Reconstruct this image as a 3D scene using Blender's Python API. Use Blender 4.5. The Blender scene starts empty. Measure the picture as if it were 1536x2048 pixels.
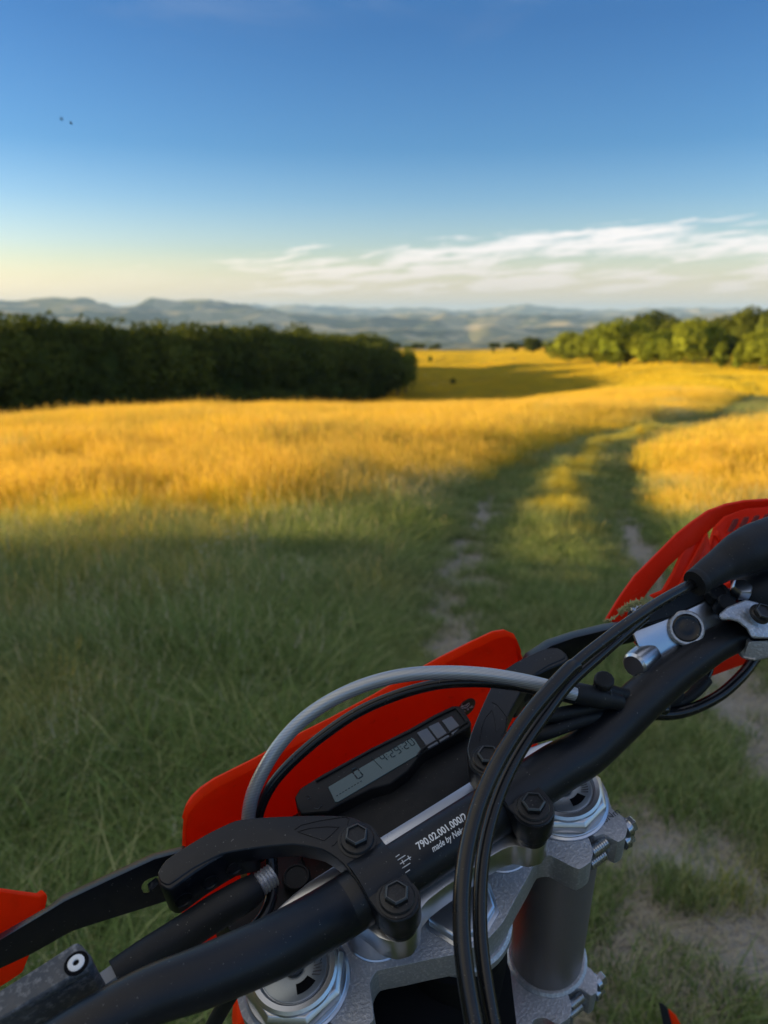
import bpy, bmesh, math, random
import numpy as np
from mathutils import Vector, Matrix, Euler, Quaternion

random.seed(7)
RNG = np.random.default_rng(7)
SC = bpy.context.scene
COL = SC.collection
R_ = math.radians

# ----------------------------------------------------------------------------- camera
CAM_H = 1.45
PITCH = 14.6
F_PX = 1540.0
cam_d = bpy.data.cameras.new('camera')
cam = bpy.data.objects.new('camera', cam_d)
COL.objects.link(cam)
cam.location = (0, 0, CAM_H)
cam.rotation_euler = (R_(90 - PITCH), 0, 0)
cam_d.sensor_fit = 'VERTICAL'
cam_d.sensor_height = 36
cam_d.sensor_width = 27
cam_d.lens = F_PX / 2048 * 36
cam_d.clip_start = 0.02
cam_d.clip_end = 60000
cam_d.dof.use_dof = True
cam_d.dof.focus_distance = 0.45
cam_d.dof.aperture_fstop = 9.0
SC.camera = cam

# ----------------------------------------------------------------------------- light
SUN_AZ = -84.0      # degrees, from straight ahead (+Y) towards the right
SUN_EL = 8.0
SUN_DIR = Vector((math.sin(R_(SUN_AZ)) * math.cos(R_(SUN_EL)), math.cos(R_(SUN_AZ)) * math.cos(R_(SUN_EL)), math.sin(R_(SUN_EL))))
sun_d = bpy.data.lights.new('sun', 'SUN')
sun_d.energy = 5.0
sun_d.angle = R_(0.55)
sun_d.color = (1.0, 0.70, 0.27)
sun = bpy.data.objects.new('sun', sun_d)
COL.objects.link(sun)
sun.location = SUN_DIR * 50
sun.rotation_euler = SUN_DIR.to_track_quat('Z', 'Y').to_euler()

world = bpy.data.worlds.new('World')
SC.world = world
world.use_nodes = True

SC.view_settings.view_transform = 'Standard'
SC.view_settings.look = 'None'
SC.view_settings.exposure = 1.55
SC.view_settings.gamma = 1.0
SC.view_settings.use_curve_mapping = False
SC.cycles.use_denoising = True
SC.cycles.max_bounces = 8
SC.cycles.diffuse_bounces = 5
SC.cycles.glossy_bounces = 3
SC.cycles.transmission_bounces = 4
SC.cycles.transparent_max_bounces = 6
SC.cycles.volume_bounces = 0
SC.cycles.sample_clamp_indirect = 4


class NT:
    """tiny node helper"""
    def __init__(self, tree):
        self.t = tree
        self.n = tree.nodes
        self.n.clear()

    def new(self, kind, **kw):
        nd = self.n.new(kind)
        for k, v in kw.items():
            if k.startswith('i_'):
                key = k[2:]
                key = int(key) if key.isdigit() else key.replace('_', ' ')
                nd.inputs[key].default_value = v
            else:
                setattr(nd, k, v)
        return nd

    def link(self, a, b):
        self.t.links.new(a, b)

    def val(self, s, sock):
        if isinstance(s, (int, float)):
            sock.default_value = s
        elif isinstance(s, (tuple, list)):
            sock.default_value = s if len(s) == len(sock.default_value) else (*s, 1)
        else:
            self.link(s, sock)

    def math(self, op, a, b=0.0, c=None, clamp=False):
        nd = self.n.new('ShaderNodeMath')
        nd.operation = op
        nd.use_clamp = clamp
        self.val(a, nd.inputs[0])
        self.val(b, nd.inputs[1])
        if c is not None:
            self.val(c, nd.inputs[2])
        return nd.outputs[0]

    def ss(self, x, a, b):
        nd = self.n.new('ShaderNodeMapRange')
        nd.interpolation_type = 'SMOOTHSTEP'
        self.val(x, nd.inputs[0])
        nd.inputs[1].default_value = a
        nd.inputs[2].default_value = b
        nd.inputs[3].default_value = 0
        nd.inputs[4].default_value = 1
        return nd.outputs[0]

    def mix(self, f, a, b, mode='MIX'):
        nd = self.n.new('ShaderNodeMix')
        nd.data_type = 'RGBA'
        nd.blend_type = mode
        self.val(f, nd.inputs[0])
        self.val(a, nd.inputs[6])
        self.val(b, nd.inputs[7])
        return nd.outputs[2]

    def noise(self, vec, scale, detail=4, rough=0.55, dist=0.0, out=0):
        nd = self.n.new('ShaderNodeTexNoise')
        if vec is not None:
            self.link(vec, nd.inputs['Vector'])
        nd.inputs['Scale'].default_value = scale
        nd.inputs['Detail'].default_value = detail
        nd.inputs['Roughness'].default_value = rough
        nd.inputs['Distortion'].default_value = dist
        return nd.outputs[out]

    def comb(self, x, y, z):
        nd = self.n.new('ShaderNodeCombineXYZ')
        for i, v in enumerate((x, y, z)):
            self.val(v, nd.inputs[i])
        return nd.outputs[0]


def build_world():
    T = NT(world.node_tree)
    out = T.new('ShaderNodeOutputWorld')
    bg = T.new('ShaderNodeBackground')
    bg.inputs['Strength'].default_value = 0.064
    sky = T.new('ShaderNodeTexSky', sky_type='NISHITA', sun_disc=False, sun_elevation=R_(SUN_EL),
                sun_rotation=R_(SUN_AZ), altitude=400, air_density=1.1, dust_density=1.6, ozone_density=2.2)
    geo = T.new('ShaderNodeTexCoord')
    sep = T.new('ShaderNodeSeparateXYZ')
    T.link(geo.outputs['Generated'], sep.inputs[0])
    x, y, z = sep.outputs
    az = T.math('MULTIPLY', T.math('ARCTAN2', x, y), 57.29578)
    el = T.math('MULTIPLY', T.math('ARCSINE', z), 57.29578)
    # high thin clouds: streaks that climb slowly to the right
    tilt = T.math('SUBTRACT', el, T.math('MULTIPLY', az, 0.075))
    v1 = T.comb(T.math('MULTIPLY', az, 0.085), T.math('MULTIPLY', tilt, 0.62), 3.1)
    n1 = T.noise(v1, 1.0, 7, 0.6, 0.5)
    v2 = T.comb(T.math('MULTIPLY', az, 0.24), T.math('MULTIPLY', tilt, 2.3), 9.4)
    n2 = T.noise(v2, 1.0, 6, 0.62, 0.4)
    nn = T.math('ADD', T.math('MULTIPLY', n1, 0.45), T.math('MULTIPLY', n2, 0.55))
    # where the bank lies: a wedge above the horizon, thickest a little right of ahead
    top = T.math('ADD', 4.7, T.math('MULTIPLY', T.ss(az, -14.0, 12.0), 2.0))
    rel = T.math('DIVIDE', el, top)
    bank = T.math('MULTIPLY', T.ss(rel, 1.12, 0.62), T.ss(el, -0.6, 1.8))
    bank = T.math('MULTIPLY', bank, T.math('ADD', 0.45, T.math('MULTIPLY', T.ss(az, -26.0, -4.0), 0.55)))
    dens = T.math('ADD', nn, T.math('MULTIPLY', T.math('SUBTRACT', bank, 1.0), 0.30))
    cov = T.ss(dens, 0.41, 0.54)
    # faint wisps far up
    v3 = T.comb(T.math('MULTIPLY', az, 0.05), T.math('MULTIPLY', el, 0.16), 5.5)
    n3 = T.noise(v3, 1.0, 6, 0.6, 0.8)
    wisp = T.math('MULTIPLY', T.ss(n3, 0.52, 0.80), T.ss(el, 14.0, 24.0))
    # cirrus added overhead, out of view, on a flat layer, to brighten the shade
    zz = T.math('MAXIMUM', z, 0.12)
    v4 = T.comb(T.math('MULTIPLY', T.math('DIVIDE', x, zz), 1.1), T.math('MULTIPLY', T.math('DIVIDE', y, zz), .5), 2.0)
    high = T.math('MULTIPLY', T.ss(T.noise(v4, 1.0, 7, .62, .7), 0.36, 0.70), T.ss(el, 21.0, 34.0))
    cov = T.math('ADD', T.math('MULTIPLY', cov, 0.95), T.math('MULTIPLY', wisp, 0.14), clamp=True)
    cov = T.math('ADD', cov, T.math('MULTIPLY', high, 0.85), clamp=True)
    warm = T.ss(az, 10.0, -60.0)
    # the evening sky: deep blue in view, lifted overhead as added fill light, pale and warm along the horizon all the way round
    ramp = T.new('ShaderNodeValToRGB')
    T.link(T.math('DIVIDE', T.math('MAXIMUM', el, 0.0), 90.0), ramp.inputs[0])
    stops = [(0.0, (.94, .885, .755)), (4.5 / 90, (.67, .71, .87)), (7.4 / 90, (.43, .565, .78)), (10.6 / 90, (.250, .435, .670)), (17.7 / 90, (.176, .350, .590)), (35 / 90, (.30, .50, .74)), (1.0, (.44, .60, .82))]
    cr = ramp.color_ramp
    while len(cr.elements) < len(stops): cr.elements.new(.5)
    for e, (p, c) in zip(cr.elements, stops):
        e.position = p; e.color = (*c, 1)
    tint = T.mix(1.0, ramp.outputs[0], (2, 2, 2, 1), 'MULTIPLY')
    base = T.mix(1.0, sky.outputs[0], tint, 'MULTIPLY')
    veil = T.math('MULTIPLY', T.ss(T.math('ADD', el, T.math('MULTIPLY', n1, 2.5)), 5.6, 2.2), .62)
    cov = T.math('MAXIMUM', cov, veil)
    low = T.ss(el, 5.0, 1.0)
    cc = T.mix(low, (5.6, 5.4, 5.3, 1), (4.5, 4.1, 3.6, 1))
    ccol = T.mix(warm, cc, (8.0, 6.9, 4.8, 1))
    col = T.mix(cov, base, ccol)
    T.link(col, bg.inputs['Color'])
    T.link(bg.outputs[0], out.inputs['Surface'])
    return T, sky


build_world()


# ----------------------------------------------------------------------------- generic helpers
def tag(o, label=None, cat=None, group=None, kind=None):
    if label: o['label'] = label
    if cat: o['category'] = cat
    if group: o['group'] = group
    if kind: o['kind'] = kind
    return o


def empty(name, loc):
    o = bpy.data.objects.new(name, None)
    COL.objects.link(o)
    o.location = loc
    o.empty_display_size = 0.2
    return o


def new_mat(name):
    m = bpy.data.materials.new(name)
    m.use_nodes = True
    return m, NT(m.node_tree)


def mesh_np(name, verts, faces, attrs=None, smooth=False):
    me = bpy.data.meshes.new(name)
    me.from_pydata(verts if isinstance(verts, list) else verts.tolist(), [], faces if isinstance(faces, list) else faces.tolist())
    if attrs:
        for k, v in attrs.items():
            a = me.attributes.new(k, 'FLOAT', 'POINT')
            a.data.foreach_set('value', np.asarray(v, dtype=np.float32))
    if smooth:
        me.polygons.foreach_set('use_smooth', [True] * len(me.polygons))
    me.update()
    return me


def link_obj(name, me, mat=None, parent=None):
    o = bpy.data.objects.new(name, me)
    if mat is not None and len(me.materials) == 0:
        me.materials.append(mat)
    COL.objects.link(o)
    if parent is not None:
        o.parent = parent
    return o


# ----------------------------------------------------------------------------- terrain
def sstep(a, b, x):
    t = np.clip((np.asarray(x, float) - a) / (b - a), 0, 1)
    return t * t * (3 - 2 * t)


_ph = np.random.default_rng(3).uniform(0, 6.28, (40, 2))
_dr = np.random.default_rng(4).uniform(0, 6.28, 40)


def snoise(x, y, scale, n0=0, octaves=3):
    """cheap smooth noise from warped sines, about -1..1"""
    s = 0
    amp = 1.0
    tot = 0
    for o in range(octaves):
        i = (n0 + o * 3) % 38
        a, b = _dr[i], _dr[i + 1]
        k = 2 * math.pi / scale * (1.93 ** o)
        u = x * math.cos(a) + y * math.sin(a)
        v = x * math.cos(b) + y * math.sin(b)
        s = s + amp * np.sin(k * u + _ph[i, 0] + 1.3 * np.sin(k * 0.57 * v + _ph[i, 1])) * np.cos(k * 0.8 * v + _ph[i + 1, 0] + 1.1 * np.sin(k * .43 * u + _ph[i + 1, 1]))
        tot += amp
        amp *= 0.6
    return s / tot * 1.4


def terrain(x, y):
    x = np.asarray(x, float)
    y = np.asarray(y, float)
    r = np.hypot(x, y)
    az = np.degrees(np.arctan2(x, np.maximum(y, 1e-3)))
    rp = r * np.sign(y)
    rc = np.maximum(rp, -60)
    q = 0.062 * rc + 0.00074 * rc * np.abs(rc)
    zL = -(q * (1 - sstep(70, 140, rc)) + 15.5 * sstep(70, 140, rc))
    zR = -16 * (1 - np.exp(-rc / 205))
    w = sstep(3, 22, az)
    z = zL * (1 - w) + zR * w
    z = np.where(y <= 0, -0.03 * np.maximum(y, -60), z)
    z = z - .035 * np.maximum(0, -az - 19) * sstep(15, 45, rc) * (y > 0) * .9
    z = z + snoise(x, y, 26, 2, 2) * 0.16 * sstep(8, 25, r) + snoise(x, y, 80, 9, 2) * 0.5 * sstep(40, 120, r)
    z = z - sstep(355, 900, r) * 150
    return z


RUT = np.array([(0.15, -3), (0.2, 1.0), (0.28, 3.0), (0.4, 4.4), (0.65, 5.6), (0.95, 7.2), (1.3, 8.8), (2.2, 11.5), (3.7, 15.3), (6.3, 19.6), (8.9, 23), (12.6, 29), (19.0, 41), (28, 60), (38, 86), (44, 110)])


def _cr(P, n=8):
    P = np.asarray(P, float)
    Q = np.vstack([2 * P[0] - P[1], P, 2 * P[-1] - P[-2]])
    out = []
    for i in range(1, len(Q) - 2):
        for t in np.linspace(0, 1, n, endpoint=False):
            a, b, c, d = Q[i - 1], Q[i], Q[i + 1], Q[i + 2]
            out.append(.5 * ((2 * b) + (c - a) * t + (2 * a - 5 * b + 4 * c - d) * t ** 2 + (3 * b - a - 3 * c + d) * t ** 3))
    out.append(P[-1])
    return np.array(out)


RUTC = _cr(RUT, 6)


def rut_coord(x, y):
    """distance along the normal to the left rut (positive to its right), exact enough for paint and scatter"""
    x = np.asarray(x, float); y = np.asarray(y, float)
    best = np.full(x.shape, 1e9)
    sgn = np.zeros(x.shape)
    for i in range(len(RUTC) - 1):
        a = RUTC[i]; b = RUTC[i + 1]
        d = b - a; L = np.hypot(*d)
        if L < 1e-9: continue
        d = d / L
        t = np.clip((x - a[0]) * d[0] + (y - a[1]) * d[1], 0, L)
        dx = x - (a[0] + d[0] * t); dy = y - (a[1] + d[1] * t)
        dist = np.hypot(dx, dy)
        s = np.sign(dx * d[1] - dy * d[0])
        m = dist < best
        best = np.where(m, dist, best)
        sgn = np.where(m, s, sgn)
    return best * np.where(sgn == 0, 1, sgn)


def ground_z(x, y):
    z = terrain(x, y)
    u = rut_coord(x, y)
    rut = np.exp(-(u / .2) ** 2) + np.exp(-((u - 1.4) / .2) ** 2)
    return z - rut * 0.05 + 0.03 * np.exp(-((u - .7) / .25) ** 2)


def build_ground():
    rs = np.concatenate([np.arange(0.25, 6, .12), np.geomspace(6, 40, 90)[1:], np.geomspace(40, 380, 90)[1:], np.geomspace(380, 24000, 40)[1:]])
    # finer where the camera looks
    az = np.concatenate([np.linspace(-180, -42, 28, endpoint=False), np.linspace(-42, 42, 170, endpoint=False), np.linspace(42, 180, 28, endpoint=False)])
    A, Rr = np.meshgrid(np.radians(az), rs)
    X = Rr * np.sin(A); Y = Rr * np.cos(A)
    Z = np.where(Rr < 130, ground_z(X, Y), terrain(X, Y))
    Z = np.where(Rr > 900, Z - sstep(900, 2500, Rr) * 60, Z)
    n = len(az)
    verts = np.stack([X.ravel(), Y.ravel(), Z.ravel()], 1).tolist()
    faces = []
    for i in range(len(rs) - 1):
        for j in range(n):
            k = (j + 1) % n
            faces.append((i * n + j, i * n + k, (i + 1) * n + k, (i + 1) * n + j))
    c = len(verts)
    verts.append((0, 0, float(ground_z(np.array([0.]), np.array([0.]))[0])))
    for j in range(n):
        faces.append((c, (j + 1) % n, j))
    U = np.where(Rr < 130, rut_coord(X, Y), 50).ravel().tolist() + [-.2]
    me = mesh_np('ground', verts, faces, {'rutu': U}, smooth=True)
    m, T = new_mat('meadow_soil')
    out = T.new('ShaderNodeOutputMaterial')
    bs = T.new('ShaderNodeBsdfPrincipled')
    bs.inputs['Roughness'].default_value = .95
    bs.inputs['Specular IOR Level'].default_value = .1
    g = T.new('ShaderNodeNewGeometry')
    pos = g.outputs['Position']
    at = T.new('ShaderNodeAttribute', attribute_name='rutu')
    u = at.outputs['Fac']
    n1 = T.noise(pos, 1.7, 6, .65)
    n2 = T.noise(pos, 23, 5, .7)
    nf = T.noise(pos, .045, 4, .6)
    ln = T.new('ShaderNodeVectorMath', operation='LENGTH')
    T.link(pos, ln.inputs[0])
    far = T.ss(ln.outputs['Value'], 30, 130)
    soil = T.mix(n2, (.18, .17, .158, 1), (.46, .43, .405, 1))
    thatch = T.mix(n1, (.08, .10, .03, 1), (.19, .17, .08, 1))
    d1 = T.math('ABSOLUTE', u)
    d2 = T.math('ABSOLUTE', T.math('SUBTRACT', u, 1.4))
    dm = T.math('MINIMUM', d1, d2)
    sy = T.new('ShaderNodeSeparateXYZ'); T.link(pos, sy.inputs[0])
    dpx = T.math('DIVIDE', T.math('SUBTRACT', sy.outputs[0], .85), .45)
    dpy = T.math('DIVIDE', T.math('SUBTRACT', sy.outputs[1], 1.75), .65)
    patch = T.math('SQRT', T.math('ADD', T.math('MULTIPLY', dpx, dpx), T.math('MULTIPLY', dpy, dpy)))
    wob = T.math('MULTIPLY', T.math('SUBTRACT', n1, .5), .5)
    rut = T.ss(T.math('ADD', dm, wob), .38, .10)
    rut = T.math('MAXIMUM', rut, T.ss(T.math('ADD', patch, wob), 1.25, .7))
    base = T.mix(T.math('MULTIPLY', rut, .85), thatch, soil)
    farc = T.mix(T.ss(T.math('ADD', T.math('MULTIPLY', nf, .6), T.math('MULTIPLY', n1, .4)), .38, .62), (.17, .15, .03, 1), (.48, .32, .035, 1))
    base = T.mix(T.math('MULTIPLY', T.ss(sy.outputs[1], 7.0, 11.0), 1.0), base, thatch)
    base = T.mix(1.0, base, T.mix(T.noise(pos, 60, 5, .75), (.45, .45, .45, 1), (1.6, 1.6, 1.6, 1)), 'MULTIPLY')
    col = T.mix(far, base, farc)
    T.link(col, bs.inputs['Base Color'])
    bump = T.new('ShaderNodeBump')
    bump.inputs['Strength'].default_value = .9
    bump.inputs['Distance'].default_value = .03
    T.link(n2, bump.inputs['Height'])
    T.link(bump.outputs[0], bs.inputs['Normal'])
    T.link(bs.outputs[0], out.inputs[0])
    return tag(link_obj('ground', me, m), kind='structure')


build_ground()


def build_hills():
    az = np.linspace(-62, 62, 420)
    rs = np.geomspace(1300, 22000, 150)
    A, Rr = np.meshgrid(np.radians(az), rs)
    X = Rr * np.sin(A); Y = Rr * np.cos(A)
    azd = np.degrees(A)
    low = -262 + 62 * snoise(X, Y, 2600, 5, 4) + 16 * snoise(X, Y, 700, 12, 3)
    # the valley side climbs to wooded ranges; the left one stands above eye level
    rise = sstep(2500, 9500, Rr) * 175
    left = np.exp(-((Rr - 9500) / 1900) ** 2) * (sstep(-2, -14, azd)) * (150 + 60 * snoise(X, Y, 2300, 20, 3))
    far = np.exp(-((Rr - 17500) / 2600) ** 2) * (130 + 90 * snoise(X, Y, 5200, 25, 3))
    mid = np.exp(-((Rr - 4300) / 900) ** 2) * (45 + 45 * snoise(X, Y, 1900, 30, 3)) * sstep(-16, 0, azd) * sstep(18, 8, azd)
    Z = low + rise + left + far + mid
    Z = Z - sstep(19500, 22000, Rr) * 300
    n = len(az)
    verts = np.stack([X.ravel(), Y.ravel(), Z.ravel()], 1).tolist()
    faces = [(i * n + j, i * n + j + 1, (i + 1) * n + j + 1, (i + 1) * n + j) for i in range(len(rs) - 1) for j in range(n - 1)]
    me = mesh_np('hills', verts, faces, smooth=True)
    m, T = new_mat('distant_country')
    out = T.new('ShaderNodeOutputMaterial')
    bs = T.new('ShaderNodeBsdfPrincipled')
    bs.inputs['Roughness'].default_value = 1
    bs.inputs['Specular IOR Level'].default_value = 0
    g = T.new('ShaderNodeNewGeometry')
    pos = g.outputs['Position']
    vo = T.new('ShaderNodeTexVoronoi')
    vo.inputs['Scale'].default_value = .0035
    T.link(pos, vo.inputs['Vector'])
    hue = T.new('ShaderNodeSeparateColor')
    T.link(vo.outputs['Color'], hue.inputs[0])
    wood = T.ss(T.noise(pos, .0007, 5, .6), .50, .42)
    field = T.mix(hue.outputs[0], (.08, .10, .04, 1), (.40, .33, .19, 1))
    col = T.mix(wood, field, (.022, .034, .014, 1))
    T.link(col, bs.inputs['Base Color'])
    T.link(bs.outputs[0], out.inputs[0])
    return tag(link_obj('hills', me, m), kind='structure')


build_hills()


def build_haze():
    me = bpy.data.meshes.new('haze')
    bm = bmesh.new()
    bmesh.ops.create_cube(bm, size=1)
    for v in bm.verts:
        v.co = Vector((v.co.x * 50000, v.co.y * 50000, -560 if v.co.z < 0 else 190))
    bm.to_mesh(me); bm.free()
    m, T = new_mat('haze')
    out = T.new('ShaderNodeOutputMaterial')
    pv = T.new('ShaderNodeVolumePrincipled')
    pv.inputs['Color'].default_value = (.36, .58, 1.0, 1)
    pv.inputs['Density'].default_value = 0.00005
    pv.inputs['Anisotropy'].default_value = 0.0
    T.link(pv.outputs[0], out.inputs['Volume'])
    return tag(link_obj('haze', me, m), kind='stuff')


HAZE = True
if HAZE:
    build_haze()

# ----------------------------------------------------------------------------- grass
ASSETS = {}


def blades_mesh(name, n, radius, h, hv, width, seg=3, lean=.35, stalk=0, seed=0, headlen=.12, curl=1.0):
    """one tuft: n curved blades; the last `stalk` of them are upright stalks with a seed head"""
    rg = np.random.default_rng(seed)
    V = []; F = []; bt = []; br = []; hd = []
    for i in range(n):
        isst = i >= n - stalk
        rr = radius * math.sqrt(rg.random()); th = rg.random() * 6.283
        bx, by = rr * math.cos(th), rr * math.sin(th)
        hh = h * (1 + hv * (rg.random() * 2 - 1)) * (1.35 if isst else 1)
        w = width * (.7 + .6 * rg.random()) * (.45 if isst else 1)
        d = rg.random() * 6.283
        ln = (lean * (.2 + rg.random() ** 1.3) * (.35 if isst else 1)) * hh
        dx, dy = math.cos(d) * ln, math.sin(d) * ln
        f = rg.random() * 6.283
        wx, wy = math.cos(f) * w / 2, math.sin(f) * w / 2
        b0 = len(V); r_ = rg.random()
        droop = (0 if isst else (rg.random() ** 2) * .35 * hh * curl)
        for s in range(seg + 1):
            t = s / seg
            px = bx + dx * t ** 1.8; py = by + dy * t ** 1.8; pz = hh * t - droop * t ** 3
            k = (1 - t ** 2 * .9) if not isst else 1
            if s < seg or isst:
                V += [(px - wx * k, py - wy * k, pz), (px + wx * k, py + wy * k, pz)]
                bt += [t, t]; br += [r_, r_]; hd += [0, 0]
            else:
                V.append((px, py, pz)); bt.append(t); br.append(r_); hd.append(0)
        for s in range(seg):
            a = b0 + 2 * s
            if s < seg - 1 or isst:
                F.append((a, a + 1, a + 3, a + 2))
            else:
                F.append((a, a + 1, a + 2))
        if isst:
            # seed head: several small crossed spikelets up the last part of the stalk
            hl = headlen * (.6 + .8 * rg.random())
            for s in range(7):
                t = s / 6
                cx = px + dx * .25 * t; cy = py + dy * .25 * t; cz = pz - hl * .35 + hl * t
                a = rg.random() * 6.283
                wd = hl * .045 * (1.4 - t); sl = hl * .17
                ox, oy = math.cos(a), math.sin(a)
                b = len(V)
                V += [(cx, cy, cz), (cx + ox * wd, cy + oy * wd, cz + sl * .5), (cx + ox * wd * 1.2, cy + oy * wd * 1.2, cz + sl * 1.2), (cx - ox * wd * .2, cy - oy * wd * .2, cz + sl * .6)]
                bt += [1] * 4; br += [r_] * 4; hd += [1] * 4
                F.append((b, b + 1, b + 2, b + 3))
    return mesh_np(name, V, F, {'bt': bt, 'br': br, 'hd': hd})


def flower_mesh(name, seed, n=5):
    rg = np.random.default_rng(seed)
    V = []; F = []; bt = []; br = []; hd = []
    for i in range(n):
        x, y = rg.normal(0, .05, 2); h = .22 + rg.random() * .22
        b = len(V)
        V += [(x - .001, y, 0), (x + .001, y, 0), (x + .001, y, h), (x - .001, y, h)]
        F.append((b, b + 1, b + 2, b + 3)); bt += [0, 0, .5, .5]; br += [.5] * 4; hd += [0] * 4
        for k in range(10):
            a = rg.random() * 6.283; rr = .017 * math.sqrt(rg.random())
            cx, cy, cz = x + rr * math.cos(a), y + rr * math.sin(a), h + rg.random() * .008
            s = .0045; b = len(V); t = rg.random() * 6.28
            ux, uy = math.cos(t) * s, math.sin(t) * s
            V += [(cx - ux, cy - uy, cz), (cx + uy, cy - ux, cz + .002), (cx + ux, cy + uy, cz), (cx - uy, cy + ux, cz - .002)]
            F.append((b, b + 1, b + 2, b + 3)); bt += [1] * 4; br += [.5] * 4; hd += [2] * 4
    return mesh_np(name, V, F, {'bt': bt, 'br': br, 'hd': hd})


def grass_mat():
    m, T = new_mat('meadow_grass')
    out = T.new('ShaderNodeOutputMaterial')
    bt = T.new('ShaderNodeAttribute', attribute_name='bt').outputs['Fac']
    br = T.new('ShaderNodeAttribute', attribute_name='br').outputs['Fac']
    hd = T.new('ShaderNodeAttribute', attribute_name='hd').outputs['Fac']
    grn = T.new('ShaderNodeAttribute', attribute_name='grn', attribute_type='INSTANCER').outputs['Fac']
    g = T.new('ShaderNodeNewGeometry')
    n1 = T.noise(g.outputs['Position'], .35, 4, .6)
    # green (fresh) and straw (ripe) versions along the blade
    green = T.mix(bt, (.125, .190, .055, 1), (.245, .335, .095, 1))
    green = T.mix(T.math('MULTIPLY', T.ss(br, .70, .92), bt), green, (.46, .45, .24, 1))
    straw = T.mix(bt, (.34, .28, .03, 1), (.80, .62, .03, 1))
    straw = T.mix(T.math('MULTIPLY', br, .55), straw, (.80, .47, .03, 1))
    pale = T.mix(bt, (.20, .21, .10, 1), (.52, .49, .27, 1))  # duller straw that puts the near shade into the stalk colour
    straw = T.mix(T.ss(grn, .45, .8), straw, pale)
    green = T.mix(1.0, green, T.mix(br, (.50, .56, .60, 1), (1.45, 1.38, 1.25, 1)), 'MULTIPLY')
    ripe = T.math('ADD', T.math('SUBTRACT', 1.0, grn), T.math('MULTIPLY', T.math('SUBTRACT', br, .5), .5))
    ripe = T.math('ADD', ripe, T.math('MULTIPLY', T.math('SUBTRACT', n1, .5), .9), clamp=True)
    col = T.mix(ripe, green, straw)
    headc = T.mix(br, (.74, .52, .09, 1), (.64, .40, .10, 1))
    headc = T.mix(T.ss(grn, .45, .8), headc, (.46, .41, .26, 1))  # seed heads dulled likewise, near shade put into their colour
    col = T.mix(T.ss(hd, .4, .6), col, headc)
    col = T.mix(T.ss(hd, 1.4, 1.6), col, (.50, .50, .44, 1))
    col = T.mix(T.ss(hd, 2.4, 2.6), col, (.46, .41, .30, 1))
    col = T.mix(T.ss(hd, 3.4, 3.6), col, (.30, .275, .25, 1))
    d = T.new('ShaderNodeBsdfDiffuse')
    t = T.new('ShaderNodeBsdfTranslucent')
    gl = T.new('ShaderNodeBsdfGlossy')
    gl.inputs['Roughness'].default_value = .45
    gl.inputs['Color'].default_value = (.6, .6, .6, 1)
    T.link(col, d.inputs['Color']); T.link(col, t.inputs['Color'])
    mx = T.new('ShaderNodeMixShader'); mx.inputs[0].default_value = .38
    T.link(d.outputs[0], mx.inputs[1]); T.link(t.outputs[0], mx.inputs[2])
    mg = T.new('ShaderNodeMixShader'); mg.inputs[0].default_value = .02
    T.link(mx.outputs[0], mg.inputs[1]); T.link(gl.outputs[0], mg.inputs[2])
    T.link(mg.outputs[0], out.inputs[0])
    return m


GM = grass_mat()


def asset_collection(name, meshes):
    c = bpy.data.collections.new(name)
    for i, me in enumerate(meshes):
        me.materials.append(GM)
        o = bpy.data.objects.new('%s_%02d' % (name, i), me)
        c.objects.link(o)
    return c


def scatter_obj(name, P, rotz, tilt, scl, idx, grn, coll, label, cat):
    me = bpy.data.meshes.new(name)
    me.vertices.add(len(P))
    me.vertices.foreach_set('co', np.asarray(P, np.float32).ravel())
    rot = np.stack([tilt[:, 0], tilt[:, 1], rotz], 1).astype(np.float32)
    a = me.attributes.new('rot', 'FLOAT_VECTOR', 'POINT'); a.data.foreach_set('vector', rot.ravel())
    a = me.attributes.new('scl', 'FLOAT_VECTOR', 'POINT'); a.data.foreach_set('vector', np.asarray(scl, np.float32).ravel())
    a = me.attributes.new('idx', 'INT', 'POINT'); a.data.foreach_set('value', np.asarray(idx, np.int32))
    a = me.attributes.new('grn', 'FLOAT', 'POINT'); a.data.foreach_set('value', np.asarray(grn, np.float32))
    me.update()
    o = link_obj(name, me, GM)
    ng = bpy.data.node_groups.new(name + '_scatter', 'GeometryNodeTree')
    ng.interface.new_socket('Geometry', in_out='INPUT', socket_type='NodeSocketGeometry')
    ng.interface.new_socket('Geometry', in_out='OUTPUT', socket_type='NodeSocketGeometry')
    gi = ng.nodes.new('NodeGroupInput'); go = ng.nodes.new('NodeGroupOutput')
    iop = ng.nodes.new('GeometryNodeInstanceOnPoints')
    ci = ng.nodes.new('GeometryNodeCollectionInfo')
    ci.inputs['Collection'].default_value = coll
    ci.inputs['Separate Children'].default_value = True
    ci.inputs['Reset Children'].default_value = True

    def na(n, t):
        k = ng.nodes.new('GeometryNodeInputNamedAttribute'); k.data_type = t
        k.inputs['Name'].default_value = n
        return k.outputs['Attribute']
    L = ng.links.new
    L(gi.outputs[0], iop.inputs['Points'])
    L(ci.outputs[0], iop.inputs['Instance'])
    iop.inputs['Pick Instance'].default_value = True
    L(na('idx', 'INT'), iop.inputs['Instance Index'])
    L(na('rot', 'FLOAT_VECTOR'), iop.inputs['Rotation'])
    L(na('scl', 'FLOAT_VECTOR'), iop.inputs['Scale'])
    L(iop.outputs[0], go.inputs[0])
    md = o.modifiers.new('scatter', 'NODES'); md.node_group = ng
    tag(o, label, cat, kind='stuff')
    return o


APEX = np.array([0.0, -3.0])


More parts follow.
